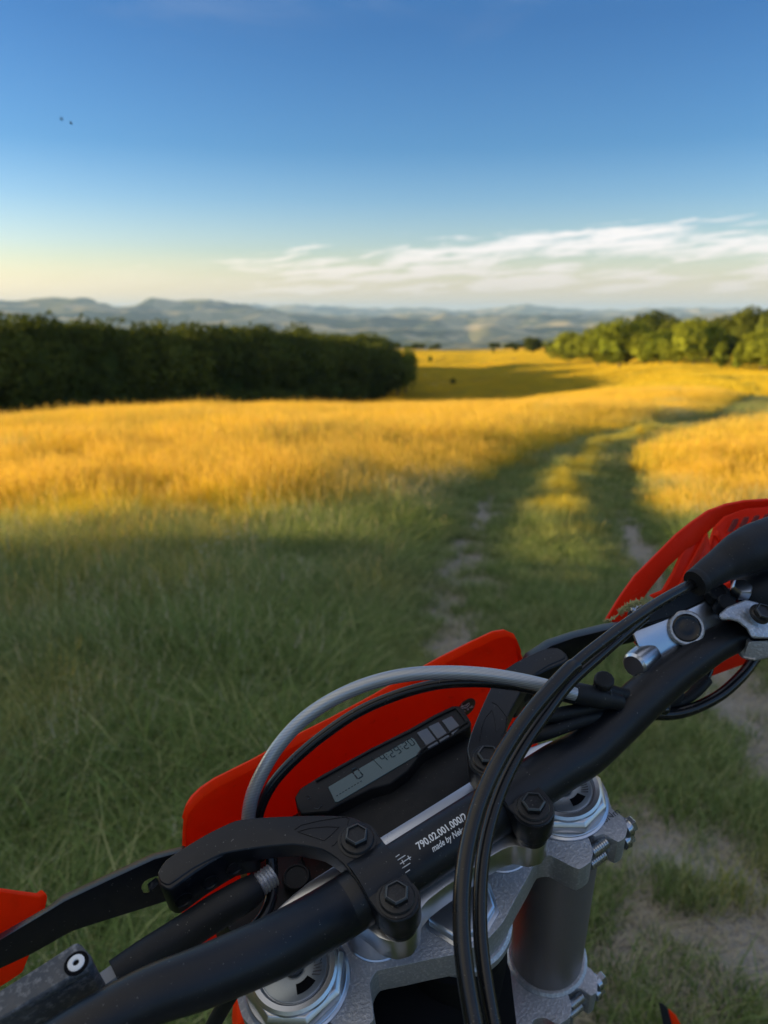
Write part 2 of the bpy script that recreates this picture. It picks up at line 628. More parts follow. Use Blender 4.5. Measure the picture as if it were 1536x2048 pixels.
def wedge(n, r0, r1, half=33.0, power=0.0):
    """uniform points in an annular wedge whose apex lies behind the camera; power>0 favours the near side"""
    u = RNG.random(n)
    if power == 0:
        r = np.sqrt(r0 ** 2 + u * (r1 ** 2 - r0 ** 2))
    else:
        e = 2 - power
        r = (r0 ** e + u * (r1 ** e - r0 ** e)) ** (1 / e) if abs(e) > 1e-6 else r0 * (r1 / r0) ** u
    a = np.radians(RNG.uniform(-half, half, n))
    return APEX[0] + r * np.sin(a), APEX[1] + r * np.cos(a)


def rnd(n, a, b):
    return RNG.uniform(a, b, n)


def field_green(x, y):
    """0 = ripe straw, 1 = fresh green; greener near the camera to paint in the shade"""
    u = rut_coord(x, y)
    g = .30 + .34 * snoise(x, y, 7.5, 14, 3) + .20 * snoise(x, y, 2.1, 21, 2) + .12 * snoise(x, y, 30, 6, 2)
    near = np.exp(-(np.maximum(-u, u - 1.4) / 1.3).clip(0) ** 1.2)
    g = g + .35 * near
    r = np.hypot(x, y)
    g = g + .48 * sstep(7.6, 6.4, y) - .08 * sstep(7, 9, y) - .16 * sstep(20, 42, r) + .30 * np.clip(snoise(x, y, 9, 33, 3) - .25, 0, 1)  # greener inside the near shade edge: that shade is put into the tone
    return np.clip(g, 0.0, 1.1)


def build_grass():
    tall = asset_collection('tall_tuft', [blades_mesh('tall_tuft', 66, .14, .27, .55, .0042, 4, .95, 1, s, .07) for s in range(6)])
    ripe = asset_collection('ripe_tuft', [blades_mesh('ripe_tuft', 42, .16, .34, .35, .0042, 3, .4, 10, 20 + s, .10) for s in range(6)])
    short = asset_collection('short_tuft', [blades_mesh('short_tuft', 50, .075, .075, .5, .0032, 3, 1.0, 0, 40 + s) for s in range(5)])
    clump = asset_collection('clump', [blades_mesh('clump', 170, .50, .33, .4, .010, 2, .4, 40, 60 + s, .11) for s in range(5)])
    bigc = asset_collection('patch', [blades_mesh('patch', 130, 1.3, .34, .4, .04, 2, .5, 0, 80 + s) for s in range(4)])
    flow = asset_collection('flower', [flower_mesh('flower', 90 + s) for s in range(3)])

    def emit(name, x, y, coll, nidx, smin, smax, grn, label, cat, hs=None):
        n = len(x)
        z = ground_z(x, y)
        s = rnd(n, smin, smax)
        sc = np.stack([s, s, s * (hs if hs is not None else 1)], 1)
        scatter_obj(name, np.stack([x, y, z - .01], 1), rnd(n, 0, 6.283), np.stack([rnd(n, -.12, .12), rnd(n, -.12, .12)], 1), sc,
                    RNG.integers(0, nidx, n), grn, coll, label, cat)

    # --- close, up to about 14 m
    x, y = wedge(30000, 3.3, 17, 36, 1.1)
    u = rut_coord(x, y)
    road = sstep(-.45, -.25, u) * sstep(1.9, 1.65, u)
    keep = RNG.random(len(x)) > road
    x, y = x[keep], y[keep]
    g = field_green(x, y)
    hsc = .62 + .28 * snoise(x, y, 3.1, 3, 2) * 1.0 + .1
    hsc = np.clip(hsc, .45, 1.15) * (1 - .62 * np.exp(-(np.maximum(-rut_coord(x, y), rut_coord(x, y) - 1.4) - .3).clip(0) / .9))
    pick = RNG.random(len(x)) < np.clip(1.4 - g * 1.15, .12, .97) * np.clip(.10 + .90 * sstep(6.6, 8.0, y), .1, 1)
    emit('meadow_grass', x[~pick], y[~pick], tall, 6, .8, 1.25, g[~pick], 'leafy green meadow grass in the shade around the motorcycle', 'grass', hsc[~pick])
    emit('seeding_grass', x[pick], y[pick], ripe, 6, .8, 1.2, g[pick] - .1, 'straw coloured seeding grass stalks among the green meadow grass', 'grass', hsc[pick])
    # --- short grass on and beside the track
    x, y = wedge(60000, 3.2, 24, 36, 1.25)
    u = rut_coord(x, y)
    road = sstep(-.9, -.5, u) * sstep(2.3, 1.9, u)
    bare = np.maximum(np.exp(-(u / .17) ** 2), np.exp(-((u - 1.4) / .19) ** 2))
    bare = bare * (1 - .35 * sstep(3.5, 6, y)) * (1 - .8 * sstep(7, 10, y))
    bare = np.maximum(bare, (.80 + .5 * snoise(x, y, .55, 19, 3)) * np.exp(-(((x - .85) / .38) ** 2 + ((y - 1.75) / .55) ** 2)))
    bare = np.clip(bare + .10 * sstep(5, 2, y) + .45 * snoise(x, y, .9, 11, 3) + .12, 0, .97)
    bare = sstep(.30, .78, bare + .22 * snoise(x, y, .33, 23, 3))
    keep = (RNG.random(len(x)) < road) & (RNG.random(len(x)) > bare * .97)
    x, y = x[keep], y[keep]; u = u[keep]
    mid = np.exp(-((u - .7) / .3) ** 2)
    hs = 1.0 + (.4 + 1.7 * sstep(5.5, 7.5, y)) * mid * np.clip(.6 + .6 * snoise(x, y, 1.7, 8, 2), 0, 1.3)
    emit('track_grass', x, y, short, 5, .7, 1.25, np.clip(.85 + .2 * snoise(x, y, 1.3, 17, 2) - .38 * mid * sstep(6.0, 7.5, y), 0, 1), 'short worn grass growing on the farm track', 'grass', hs)  # middle strip goldener beyond the shade: sunlight put into its tone
    # --- the ripe field, 12 to 48 m
    x, y = wedge(30000, 15, 62, 32, .9)
    u = rut_coord(x, y)
    road = sstep(-.5, -.3, u) * sstep(2.0, 1.7, u)
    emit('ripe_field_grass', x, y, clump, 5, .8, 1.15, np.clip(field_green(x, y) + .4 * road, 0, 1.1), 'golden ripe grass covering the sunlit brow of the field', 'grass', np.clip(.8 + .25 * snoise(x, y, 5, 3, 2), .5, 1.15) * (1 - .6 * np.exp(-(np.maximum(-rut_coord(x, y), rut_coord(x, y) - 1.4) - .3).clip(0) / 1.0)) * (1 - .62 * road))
    # --- the rest, to the trees
    x, y = wedge(42000, 58, 350, 31, .9)
    u = rut_coord(x, y)
    road = sstep(-.5, -.2, u) * sstep(1.9, 1.6, u)
    z = terrain(x, y); n = len(x); s = rnd(n, .8, 1.3)
    g = np.clip(.6 * road + .12 + .22 * snoise(x, y, 24, 6, 3), 0, 1)
    scatter_obj('distant_field_grass', np.stack([x, y, z - .02], 1), rnd(n, 0, 6.28), np.zeros((n, 2)), np.stack([s, s, s * (1 - .7 * road)], 1), RNG.integers(0, 4, n), g, bigc,
                'golden grass of the far field between the woods', 'grass')
    # --- small white flowers on the left
    x, y = wedge(50, 3.8, 12, 34, 1.3)
    u = rut_coord(x, y)
    keep = (u < -.6) & (snoise(x, y, 2.0, 28, 2) > .0)
    x, y = x[keep], y[keep]
    emit('white_flowers', x, y, flow, 3, .7, 1.1, np.full(len(x), .9), 'tiny white meadow flowers scattered in the shaded grass at left', 'flowers')
    # --- dead straw and small stones on the bare soil of the track
    def litter_mesh(seed):
        rg = np.random.default_rng(seed); V = []; F = []
        for i in range(26):
            c = rg.normal(0, .07, 2); a = rg.random() * 6.28; L_ = rg.uniform(.012, .065); w = rg.uniform(.0006, .0016); k = rg.normal(0, .5); h = rg.uniform(.003, .014)
            b = len(V)
            for t in (0, .5, 1):
                aa = a + k * t; x_ = c[0] + math.cos(aa) * L_ * t; y_ = c[1] + math.sin(aa) * L_ * t; z_ = h * (1 if t == .5 else .4)
                V += [(x_ - math.sin(aa) * w, y_ + math.cos(aa) * w, z_), (x_ + math.sin(aa) * w, y_ - math.cos(aa) * w, z_)]
            F += [(b, b + 1, b + 3, b + 2), (b + 2, b + 3, b + 5, b + 4)]
        n = len(V)
        return mesh_np('straw_litter', V, F, {'bt': [1] * n, 'br': [.4] * n, 'hd': [3] * n})
    def stone_mesh(seed):
        rg = np.random.default_rng(seed)
        bm = bmesh.new(); bmesh.ops.create_icosphere(bm, subdivisions=1, radius=.008)
        V = [tuple(np.array(v.co) * np.array([1.2, .9, .55]) * rg.uniform(.7, 1.25)) for v in bm.verts]; F = [tuple(v.index for v in f.verts) for f in bm.faces]
        bm.free(); n = len(V)
        return mesh_np('stone', V, F, {'bt': [1] * n, 'br': [.4] * n, 'hd': [4] * n})
    lit = asset_collection('litter', [litter_mesh(s) for s in range(4)])
    sto = asset_collection('stone', [stone_mesh(s) for s in range(5)])
    x, y = wedge(9000, 3.3, 10, 36, 1.4); u = rut_coord(x, y)
    keep = (RNG.random(len(x)) < .25 + .75 * sstep(-.7, -.3, u) * sstep(2.2, 1.7, u))
    x, y = x[keep], y[keep]; z = ground_z(x, y); n = len(x); s_ = rnd(n, .7, 1.4)
    scatter_obj('dead_straw', np.stack([x, y, z], 1), rnd(n, 0, 6.28), np.zeros((n, 2)), np.stack([s_, s_, s_], 1), RNG.integers(0, 4, n), np.zeros(n), lit, 'dead pale straw and grass bits lying on the bare track', 'straw')
    x, y = wedge(14000, 3.3, 9, 36, 1.4); u = rut_coord(x, y)
    b_ = np.maximum(np.exp(-(u / .25) ** 2), np.exp(-((u - 1.4) / .25) ** 2)); b_ = np.maximum(b_, np.exp(-(((x - .85) / .5) ** 2 + ((y - 1.75) / .7) ** 2)))
    keep = RNG.random(len(x)) < b_ * .7
    x, y = x[keep], y[keep]; z = ground_z(x, y); n = len(x); s_ = rnd(n, .25, 1.0) ** 1.6
    scatter_obj('stones', np.stack([x, y, z - .001], 1), rnd(n, 0, 6.28), np.zeros((n, 2)), np.stack([s_, s_, s_], 1), RNG.integers(0, 5, n), np.zeros(n), sto, 'small grey stones and crumbs of soil in the wheel ruts', 'stones')


GRASS = True
if GRASS:
    build_grass()


# ----------------------------------------------------------------------------- trees
def leaf_mat(name, c1, c2, tr=.3):
    m, T = new_mat(name)
    out = T.new('ShaderNodeOutputMaterial')
    br = T.new('ShaderNodeAttribute', attribute_name='br').outputs['Fac']
    oi = T.new('ShaderNodeObjectInfo')
    k = T.math('ADD', T.math('MULTIPLY', br, .5), T.math('MULTIPLY', oi.outputs['Random'], .5))
    col = T.mix(k, c1, c2)
    d = T.new('ShaderNodeBsdfDiffuse'); t = T.new('ShaderNodeBsdfTranslucent')
    T.link(col, d.inputs[0]); T.link(col, t.inputs[0])
    mx = T.new('ShaderNodeMixShader'); mx.inputs[0].default_value = tr
    T.link(d.outputs[0], mx.inputs[1]); T.link(t.outputs[0], mx.inputs[2])
    T.link(mx.outputs[0], out.inputs[0])
    return m


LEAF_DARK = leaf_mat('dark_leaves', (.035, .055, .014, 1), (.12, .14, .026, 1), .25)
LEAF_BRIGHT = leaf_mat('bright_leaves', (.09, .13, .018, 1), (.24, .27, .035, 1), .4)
BARK, _T = new_mat('bark')
_o = _T.new('ShaderNodeOutputMaterial'); _b = _T.new('ShaderNodeBsdfPrincipled')
_b.inputs['Roughness'].default_value = .9
_g = _T.new('ShaderNodeNewGeometry')
_T.link(_T.mix(_T.noise(_g.outputs['Position'], 6, 5, .7), (.05, .038, .028, 1), (.16, .13, .10, 1)), _b.inputs['Base Color'])
_T.link(_b.outputs[0], _o.inputs[0])


def crown_mesh(name, seed, rx=.36, zc=.56, rz=.44, nclump=34, nleaf=110, leaf=.022, cone=0.0, clump_r=.13):
    """foliage of a tree one metre tall: leaf quads on many uneven clumps, and an added dark core that blocks the light"""
    rg = np.random.default_rng(seed)
    V = []; F = []; br = []
    for c in range(nclump):
        while True:
            d = rg.normal(0, 1, 3); d /= np.linalg.norm(d)
            if d[2] > -.75: break
        k = rg.uniform(.55, 1.0) ** .5 * .93
        h = (d[2] * .5 + .5)
        taper = 1 - cone * h
        cen = np.array([d[0] * rx * k * taper, d[1] * rx * k * taper, zc + d[2] * rz * k])
        cr = clump_r * rg.uniform(.65, 1.25)
        tone = rg.random()
        for l in range(nleaf):
            e = rg.normal(0, 1, 3); e /= np.linalg.norm(e)
            p = cen + e * cr * rg.uniform(.75, 1.05) * np.array([1, 1, .8])
            if p[2] < .03: continue
            nrm = e + rg.normal(0, .6, 3); nrm /= np.linalg.norm(nrm)
            a = np.cross(nrm, [0.3, 0.2, 1.0]); a /= np.linalg.norm(a) + 1e-9
            b = np.cross(nrm, a)
            s = leaf * rg.uniform(.6, 1.3)
            i = len(V)
            V += [tuple(p - a * s), tuple(p - b * s * .7), tuple(p + a * s), tuple(p + b * s * .7)]
            F.append((i, i + 1, i + 2, i + 3))
            br += [.5 * tone + .5 * rg.random()] * 4
    # added inner mass, darker in tone, that stops light passing through the crown
    bm = bmesh.new()
    bmesh.ops.create_icosphere(bm, subdivisions=3, radius=1)
    i0 = len(V)
    for v in bm.verts:
        p = v.co
        w = .80 + .14 * math.sin(p.x * 7 + seed) * math.cos(p.y * 6 + seed * 2) + .08 * math.sin(p.z * 11)
        tp = 1 - cone * (p.z * .5 + .5)
        V.append((p.x * rx * w * tp * .92, p.y * rx * w * tp * .92, max(.05, zc + p.z * rz * w * .92)))
        br.append(.2)
    for f in bm.faces:
        F.append(tuple(i0 + v.index for v in f.verts))
    bm.free()
    return mesh_np(name, V, F, {'br': br})


def tube_np(pts, rad, seg=8, cap=True):
    """tube around a polyline with a parallel-transport frame; returns verts, faces"""
    P = [Vector(p) for p in pts]
    n = len(P)
    if not hasattr(rad, '__len__'): rad = [rad] * n
    V = []; F = []
    t = (P[1] - P[0]).normalized()
    ref = Vector((0, 0, 1)) if abs(t.z) < .9 else Vector((1, 0, 0))
    u = t.cross(ref).normalized()
    for i in range(n):
        if i == 0: tn = (P[1] - P[0])
        elif i == n - 1: tn = (P[-1] - P[-2])
        else: tn = (P[i + 1] - P[i - 1])
        tn.normalize()
        u = (u - tn * u.dot(tn)).normalized()
        v = tn.cross(u)
        for s in range(seg):
            a = 6.283185 * s / seg
            V.append(tuple(P[i] + (u * math.cos(a) + v * math.sin(a)) * rad[i]))
    for i in range(n - 1):
        for s in range(seg):
            q = (s + 1) % seg
            F.append((i * seg + s, i * seg + q, (i + 1) * seg + q, (i + 1) * seg + s))
    if cap:
        F.append(tuple(range(seg))[::-1])
        F.append(tuple((n - 1) * seg + s for s in range(seg)))
    return V, F


def trunk_mesh(name, seed):
    rg = random.Random(seed)
    V, F = tube_np([(0, 0, -.03), (.004, 0, .12), (.012, .006, .35), (.02, 0, .62), (.015, .01, .82)], [.024, .019, .015, .010, .003], 8)
    for k in range(6):
        a = rg.random() * 6.28; z0 = .22 + .09 * k; L = .22 - .02 * k
        v, f = tube_np([(.01, 0, z0), (math.cos(a) * L * .5, math.sin(a) * L * .5, z0 + .07), (math.cos(a) * L, math.sin(a) * L, z0 + .18)], [.008, .005, .0015], 5)
        b = len(V); V += v; F += [tuple(b + i for i in q) for q in f]
    return mesh_np(name, V, F, smooth=True)


CROWNS_D = [crown_mesh('dense_crown', s, rx=.40, zc=.50, rz=.44, nclump=46, clump_r=.165, nleaf=120) for s in range(5)]
CROWNS_B = [crown_mesh('round_crown', 10 + s, rx=.46, zc=.50, rz=.43, nclump=36, clump_r=.165, nleaf=130) for s in range(4)]
CROWNS_C = [crown_mesh('pointed_crown', 30 + s, rx=.34, zc=.50, rz=.47, nclump=36, cone=.72, clump_r=.09) for s in range(2)]
TRUNKS = [trunk_mesh('trunk', s) for s in range(3)]
for me in CROWNS_D: me.materials.append(LEAF_DARK)
for me in CROWNS_B + CROWNS_C: me.materials.append(LEAF_BRIGHT)
for me in TRUNKS: me.materials.append(BARK)
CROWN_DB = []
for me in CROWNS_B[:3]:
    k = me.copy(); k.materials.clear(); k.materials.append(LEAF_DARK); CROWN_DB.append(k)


def tree(name, label, x, y, h, wide, crown, group=None, cat='tree', zoff=0.0):
    z = float(terrain(np.array([x]), np.array([y]))[0]) - zoff
    r = empty(name, (x, y, z))
    tag(r, label, cat, group)
    c = link_obj('crown', crown, None, r)
    t = link_obj('trunk', random.choice(TRUNKS), None, r)
    a = random.random() * 6.28
    c.scale = (h * wide, h * wide, h); c.rotation_euler = (0, 0, a)
    t.scale = (h, h, h); t.rotation_euler = (0, 0, a)
    return r


def px_az(px, py=720):
    """azimuth in radians of a picture column near the horizon"""
    d = pix_dir(px, py)
    return math.atan2(d.x, d.y)


_cp, _sp = math.cos(R_(PITCH)), math.sin(R_(PITCH))


def pix_dir(px, py):
    X = (px - 768) / F_PX; Y = (py - 1024) / F_PX
    return Vector((X, _cp - Y * _sp, -_sp - Y * _cp))


def col_point(px, dist):
    a = px_az(px)
    return math.sin(a) * dist, math.cos(a) * dist


def height_for(px, topy, dist):
    x, y = col_point(px, dist)
    d = pix_dir(px, topy)
    ztop = CAM_H + d.z / math.hypot(d.x, d.y) * dist
    return x, y, ztop - float(terrain(np.array([x]), np.array([y]))[0])


def build_trees():
    # the wood on the left: the edge runs away to the right
    edge = [(-330, 640, 84), (-250, 636, 87), (-170, 640, 90), (-90, 634, 93), (-20, 640, 96), (30, 642, 98), (75, 626, 100), (125, 642, 103), (180, 640, 105), (235, 645, 107), (290, 650, 110), (340, 640, 112), (390, 645, 115),
            (440, 655, 118), (490, 648, 122), (530, 652, 126), (570, 655, 130), (605, 662, 134), (640, 668, 139), (675, 674, 143), (705, 678, 147), (727, 682, 151), (742, 686, 155), (752, 688, 158)]
    lab = 'dense dark green tree in the shaded wood on the left edge of the field'
    for i, (px, ty, d) in enumerate(edge):
        for row in range(3):
            dd = d + row * 6.5 + random.uniform(-1, 1)
            pxx = px + random.uniform(-8, 8) - row * 14
            x, y, h = height_for(pxx, ty + (random.choice((-9, -4, 0, 4, 9)) if row == 0 else random.choice((6, 10, 16))), dd); h *= 1.04
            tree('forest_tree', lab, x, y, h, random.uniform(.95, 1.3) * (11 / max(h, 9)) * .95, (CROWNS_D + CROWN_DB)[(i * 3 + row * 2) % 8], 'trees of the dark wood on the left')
        # undergrowth at the edge keeps the foot of the wood closed
        x, y, h = height_for(px + 12, ty, d - 3.5)
        tree('edge_bush', 'low dark bush at the foot of the left wood', x, y, h * .45, 1.5 if px < 700 else .9, CROWN_DB[i % 3], 'bushes along the edge of the left wood', 'bush')
    for i in range(34):
        px = random.uniform(440, 765); d = random.uniform(172, 240)
        x, y = col_point(px, d)
        tree('forest_tree', lab, x, y, random.uniform(10.5, 12.5), 1.1, CROWNS_D[i % 5], 'trees of the dark wood on the left')
    # single trees
    S = [
        (812, 697, 166, .46, 'b', 'small olive green tree at the right end of the dark wood'),
        (795, 706, 161, .5, 'b', 'low olive tree tucked against the right end of the dark wood'),
        (860, 711, 262, .5, 'b', 'tiny slender tree standing alone in the far golden field'),
        (907, 757, 190, .8, 'd', 'tiny dark shrub alone in the shadow on the far field'),
        (986, 697, 330, .7, 'd', 'tiny dark tree at the end of the far golden strip'),
        (1064, 674, 300, 1.05, 'db', 'round dark tree standing apart left of the right hand tree row'),
        (1030, 692, 335, 1.2, 'd', 'low dark bushy tree left of the round dark tree'),
        (1098, 690, 300, 1.1, 'db', 'low dark tree between the round dark tree and the bright row'),
        (1138, 674, 226, 1.05, 'b', 'bright green round tree, leftmost of the sunlit row'),
        (1196, 668, 200, 1.0, 'b', 'middling green tree between the leftmost bright tree and the broad one'),
        (1240, 655, 172, .92, 'b', 'broad bright green tree, the widest near the left end of the sunlit row'),
        (1290, 668, 168, .8, 'b', 'narrow green tree beside the broad bright tree'),
        (1322, 664, 156, .98, 'b', 'bright green domed tree in front of the tall dark trees'),
        (1388, 645, 148, .98, 'b', 'tall bright green round tree, centre of the right hand row'),
        (1443, 685, 140, .8, 'c', 'small pale pointed tree right of the tall bright round one'),
        (1478, 690, 138, .7, 'c', 'smaller pale pointed tree, second from the right edge of the photo'),
        (1524, 664, 138, .9, 'b', 'bright green bushy tree at the right edge of the photo'),
        (1590, 655, 136, .9, 'b', 'bright green tree just beyond the right edge of the photo'),
        (1660, 650, 134, 1.0, 'b', 'second bright green tree beyond the right edge of the photo'),
        (1306, 632, 196, .85, 'db', 'tall olive tree rising behind the broad bright tree'),
        (1350, 646, 190, .8, 'db', 'dark tree behind the gap of the two domed bright trees'),
        (1415, 650, 185, .8, 'db', 'dark tree behind the tall bright round one on its right'),
        (1452, 640, 180, .8, 'db', 'large dark tree behind the small pale pointed trees'),
        (1500, 624, 176, .8, 'db', 'tallest dark tree behind the right end of the row'),
        (1550, 618, 172, .85, 'db', 'dark tree behind the bushy tree at the right edge'),
        (1620, 620, 170, .9, 'db', 'dark tree beyond the right edge of the photo'),
    ]
    for i, (px, ty, d, wd, k, lb) in enumerate(S):
        x, y, h = height_for(px, ty, d)
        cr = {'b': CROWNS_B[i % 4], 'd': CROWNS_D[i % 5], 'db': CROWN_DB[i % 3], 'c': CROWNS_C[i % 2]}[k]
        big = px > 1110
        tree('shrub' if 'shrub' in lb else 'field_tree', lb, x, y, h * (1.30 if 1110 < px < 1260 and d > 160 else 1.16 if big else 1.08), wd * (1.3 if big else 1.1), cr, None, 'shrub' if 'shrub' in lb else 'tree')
    # the low far wood closing the shelf
    for i in range(44):
        px = 560 + i * 12.5
        if 880 < px < 975: continue
        x, y, h = height_for(px + random.uniform(-5, 5), random.uniform(688, 698), 372 + random.uniform(-10, 25))
        tree('distant_tree', 'low dark tree in the far line closing the golden field', x, y, max(h, 3.0), 1.5, (CROWNS_D + CROWN_DB)[i % 8], 'trees of the far line behind the field')
    # the wood edge beside the rider that throws the foreground shade
    k = 0
    lab = 'tall leafy tree of the wood left of the rider, shading the track'
    for yy in np.arange(-38, -1.5, 2.6):
        for row in range(2):
            tree('roadside_tree', lab, -28 - row * 6 + random.uniform(-1, 1), yy - (1.4 * row), random.uniform(12.5, 14.5), .95, CROWNS_D[k % 5], 'trees beside the rider that shade the foreground')
            k += 1
    for j, xx in enumerate((-23.5, -26.5, -29.5, -33, -37, -41)):
        tree('roadside_tree', lab, xx, 2.3 + .105 * (-27 - xx), 13.0, .92, CROWNS_D[j % 5], 'trees beside the rider that shade the foreground')


build_trees()


# ----------------------------------------------------------------------------- motorcycle
# bike frame: origin between the fork tops, x right along the bar, y forward, z up the steering axis
BR = np.array([[0.8411958770, -0.5366314109, -0.0664546860], [-0.3471881864, -0.4417953810, -0.8272105188], [0.4145477774, 0.7189183598, -0.5579485032]])
BT = np.array([0.0350869286, 0.2283493763, 0.4745255046])
CW = np.array([[1, 0, 0], [0, -_sp, _cp], [0, -_cp, -_sp]])       # camera axes (right, down, ahead) to world
WB = CW @ BR
WT = CW @ BT + np.array([0, 0, CAM_H])
M_BIKE = Matrix([[*WB[0], WT[0]], [*WB[1], WT[1]], [*WB[2], WT[2]], [0, 0, 0, 1]])
AX = {'x': 0, 'y': 1, 'z': 2}
_o = -BR.T @ BT


def L(px, py, **kw):
    """point of the bike frame seen at a place of the photograph, on a plane of the frame (x=, y=, z=) or at a depth (d=)"""
    r = BR.T @ np.array([(px - 768) / F_PX, (py - 1024) / F_PX, 1.0])
    (k, v), = kw.items()
    s = v if k == 'd' else (v - _o[AX[k]]) / r[AX[k]]
    return Vector(_o + r * s)


def metal(name, col, rough=.35, metallic=1.0, speck=0.0, bump=.0, scale=900, spec=.5, coat=0.0, dust=0.0, hue2=None):
    m, T = new_mat(name)
    out = T.new('ShaderNodeOutputMaterial'); b = T.new('ShaderNodeBsdfPrincipled')
    tc = T.new('ShaderNodeTexCoord')
    p = tc.outputs['Object']
    n = T.noise(p, scale, 3, .6)
    big = T.noise(p, 28, 5, .65)
    c = T.mix(T.math('MULTIPLY', T.math('SUBTRACT', n, .5), speck, clamp=False), col + (1,), (hue2 or tuple(min(1, v * 2.2 + .02) for v in col)) + (1,))
    c = T.mix(T.math('MULTIPLY', T.ss(big, .48, .75), dust), c, (.20, .18, .15, 1))
    if dust:
        sp_ = T.noise(p, 620, 2, .5)
        pt = T.math('MULTIPLY', T.ss(sp_, .70, .76), .35)
        c = T.mix(pt, c, (.30, .29, .27, 1))
    T.link(c, b.inputs['Base Color'])
    b.inputs['Metallic'].default_value = metallic
    T.link(T.math('ADD', rough - .08, T.math('MULTIPLY', big, .16)), b.inputs['Roughness'])
    b.inputs['Specular IOR Level'].default_value = spec
    b.inputs['Coat Weight'].default_value = coat
    if bump:
        bp = T.new('ShaderNodeBump'); bp.inputs['Strength'].default_value = bump; bp.inputs['Distance'].default_value = .0006
        T.link(n, bp.inputs['Height']); T.link(bp.outputs[0], b.inputs['Normal'])
    T.link(b.outputs[0], out.inputs[0])
    return m


M_BAR = metal('black_bar', (.003, .005, .009), .42, 0, .15, .05, 1500, .42, dust=.03)
M_BLACK = metal('black_anodised', (.004, .006, .010), .38, 0, .3, .12, 1600, .40, dust=.03)
M_PLASTIC = metal('black_plastic', (.006, .008, .011), .5, 0, .3, .15, 1200, .28, dust=.05)
M_RUBBER = metal('rubber', (.007, .009, .012), .55, 0, .2, .2, 700, .30, dust=.07)
M_CABLE = metal('cable_sleeve', (.006, .007, .009), .26, 0, .1, .03, 900, .45, dust=.04)
M_CAST = metal('cast_aluminium', (.40, .42, .46), .44, .75, 2.6, .9, 520, .5, dust=.10, hue2=(.78, .79, .82))
M_MACH = metal('machined_aluminium', (.55, .58, .63), .30, 1, .2, .05, 1400, .5, dust=.12)
M_GREY = metal('grey_painted_cast', (.050, .060, .075), .5, .2, 2.6, .6, 330, .4, dust=.35, hue2=(.30, .31, .33))
M_TUBE = metal('fork_tube_coating', (.15, .138, .136), .40, .35, .3, .05, 1300, .5, dust=.08)
M_STEEL = metal('dark_bolt', (.016, .018, .022), .36, .5, .9, .25, 1200, .5, dust=.15, hue2=(.10, .10, .11))
M_WORN = metal('worn_edge', (.09, .10, .11), .42, .9, .6, .2, 1500, .5)
M_ZINC = metal('zinc_bolt', (.42, .45, .50), .28, 1, .4, .1, 1200, .5)
M_DIAL = metal('dial_face', (.30, .34, .38), .35, .8, .2, .05, 800)
M_LCD = metal('lcd_glass', (.060, .105, .115), .16, 0, .05, 0, 400, .7)
M_BTN = metal('button_grey', (.075, .095, .130), .35, 0, .1, .02, 400, .6)
M_SEG = metal('lcd_segment', (.030, .046, .052), .2, 0)
M_WHITE = metal('white_print', (.70, .72, .74), .5, 0)
M_DOT = metal('sticker_dark', (.035, .012, .020), .35, 0, spec=.6)
M_PINK = metal('sticker_print', (.62, .45, .50), .5, 0)
M_VOID = metal('deep_black', (.003, .0035, .005), .8, 0, spec=.12)


def plastic(name, col, rough=.38, sss=.15):
    m, T = new_mat(name)
    out = T.new('ShaderNodeOutputMaterial'); b = T.new('ShaderNodeBsdfPrincipled')
    tc = T.new('ShaderNodeTexCoord')
    n = T.noise(tc.outputs['Object'], 35, 5, .65)
    n2 = T.noise(tc.outputs['Object'], 420, 3, .6)
    b.inputs['Specular IOR Level'].default_value = .16
    c = T.mix(T.math('MULTIPLY', T.ss(n, .55, .8), .25), col + (1,), tuple(v * .6 for v in col) + (1,))
    mp = T.new('ShaderNodeMapping'); mp.inputs['Scale'].default_value = (40, 900, 300); mp.inputs['Rotation'].default_value = (.3, .2, .5)
    T.link(tc.outputs['Object'], mp.inputs[0])
    scr = T.math('MULTIPLY', T.ss(T.noise(mp.outputs[0], 1.0, 2, .5), .68, .76), .35)
    c = T.mix(scr, c, tuple(min(1, v * 1.1 + .10) for v in col) + (1,))
    grime = T.math('MULTIPLY', T.ss(T.noise(tc.outputs['Object'], 60, 6, .75), .60, .78), .45)
    c = T.mix(grime, c, (.30, .05, .015, 1))
    T.link(c, b.inputs['Base Color'])
    T.link(T.math('ADD', rough - .05, T.math('MULTIPLY', n, .14)), b.inputs['Roughness'])
    bp = T.new('ShaderNodeBump'); bp.inputs['Strength'].default_value = .06; bp.inputs['Distance'].default_value = .0005
    T.link(n2, bp.inputs['Height']); T.link(bp.outputs[0], b.inputs['Normal'])
    t = T.new('ShaderNodeBsdfTranslucent'); T.link(c, t.inputs[0])
    mx = T.new('ShaderNodeMixShader'); mx.inputs[0].default_value = sss
    T.link(b.outputs[0], mx.inputs[1]); T.link(t.outputs[0], mx.inputs[2])
    T.link(mx.outputs[0], out.inputs[0])
    return m


M_ORANGE = plastic('orange_plastic', (1.0, .065, .005), .34, .48)
M_RED = plastic('red_orange_plastic', (.88, .040, .010), .36, .38)

ROOT_LOC = None


def finish(me, ang=35, smooth=True):
    if smooth:
        me.polygons.foreach_set('use_smooth', [True] * len(me.polygons))
        me.set_sharp_from_angle(angle=R_(ang))
    me.update()
    return me


def part(name, me, mat, parent, label=None):
    o = bpy.data.objects.new(name, me)
    if len(me.materials) == 0: me.materials.append(mat)
    COL.objects.link(o)
    o.parent = parent
    if parent is MOTO:
        o.matrix_local = M_LOCAL
    if label: o['label'] = label
    return o


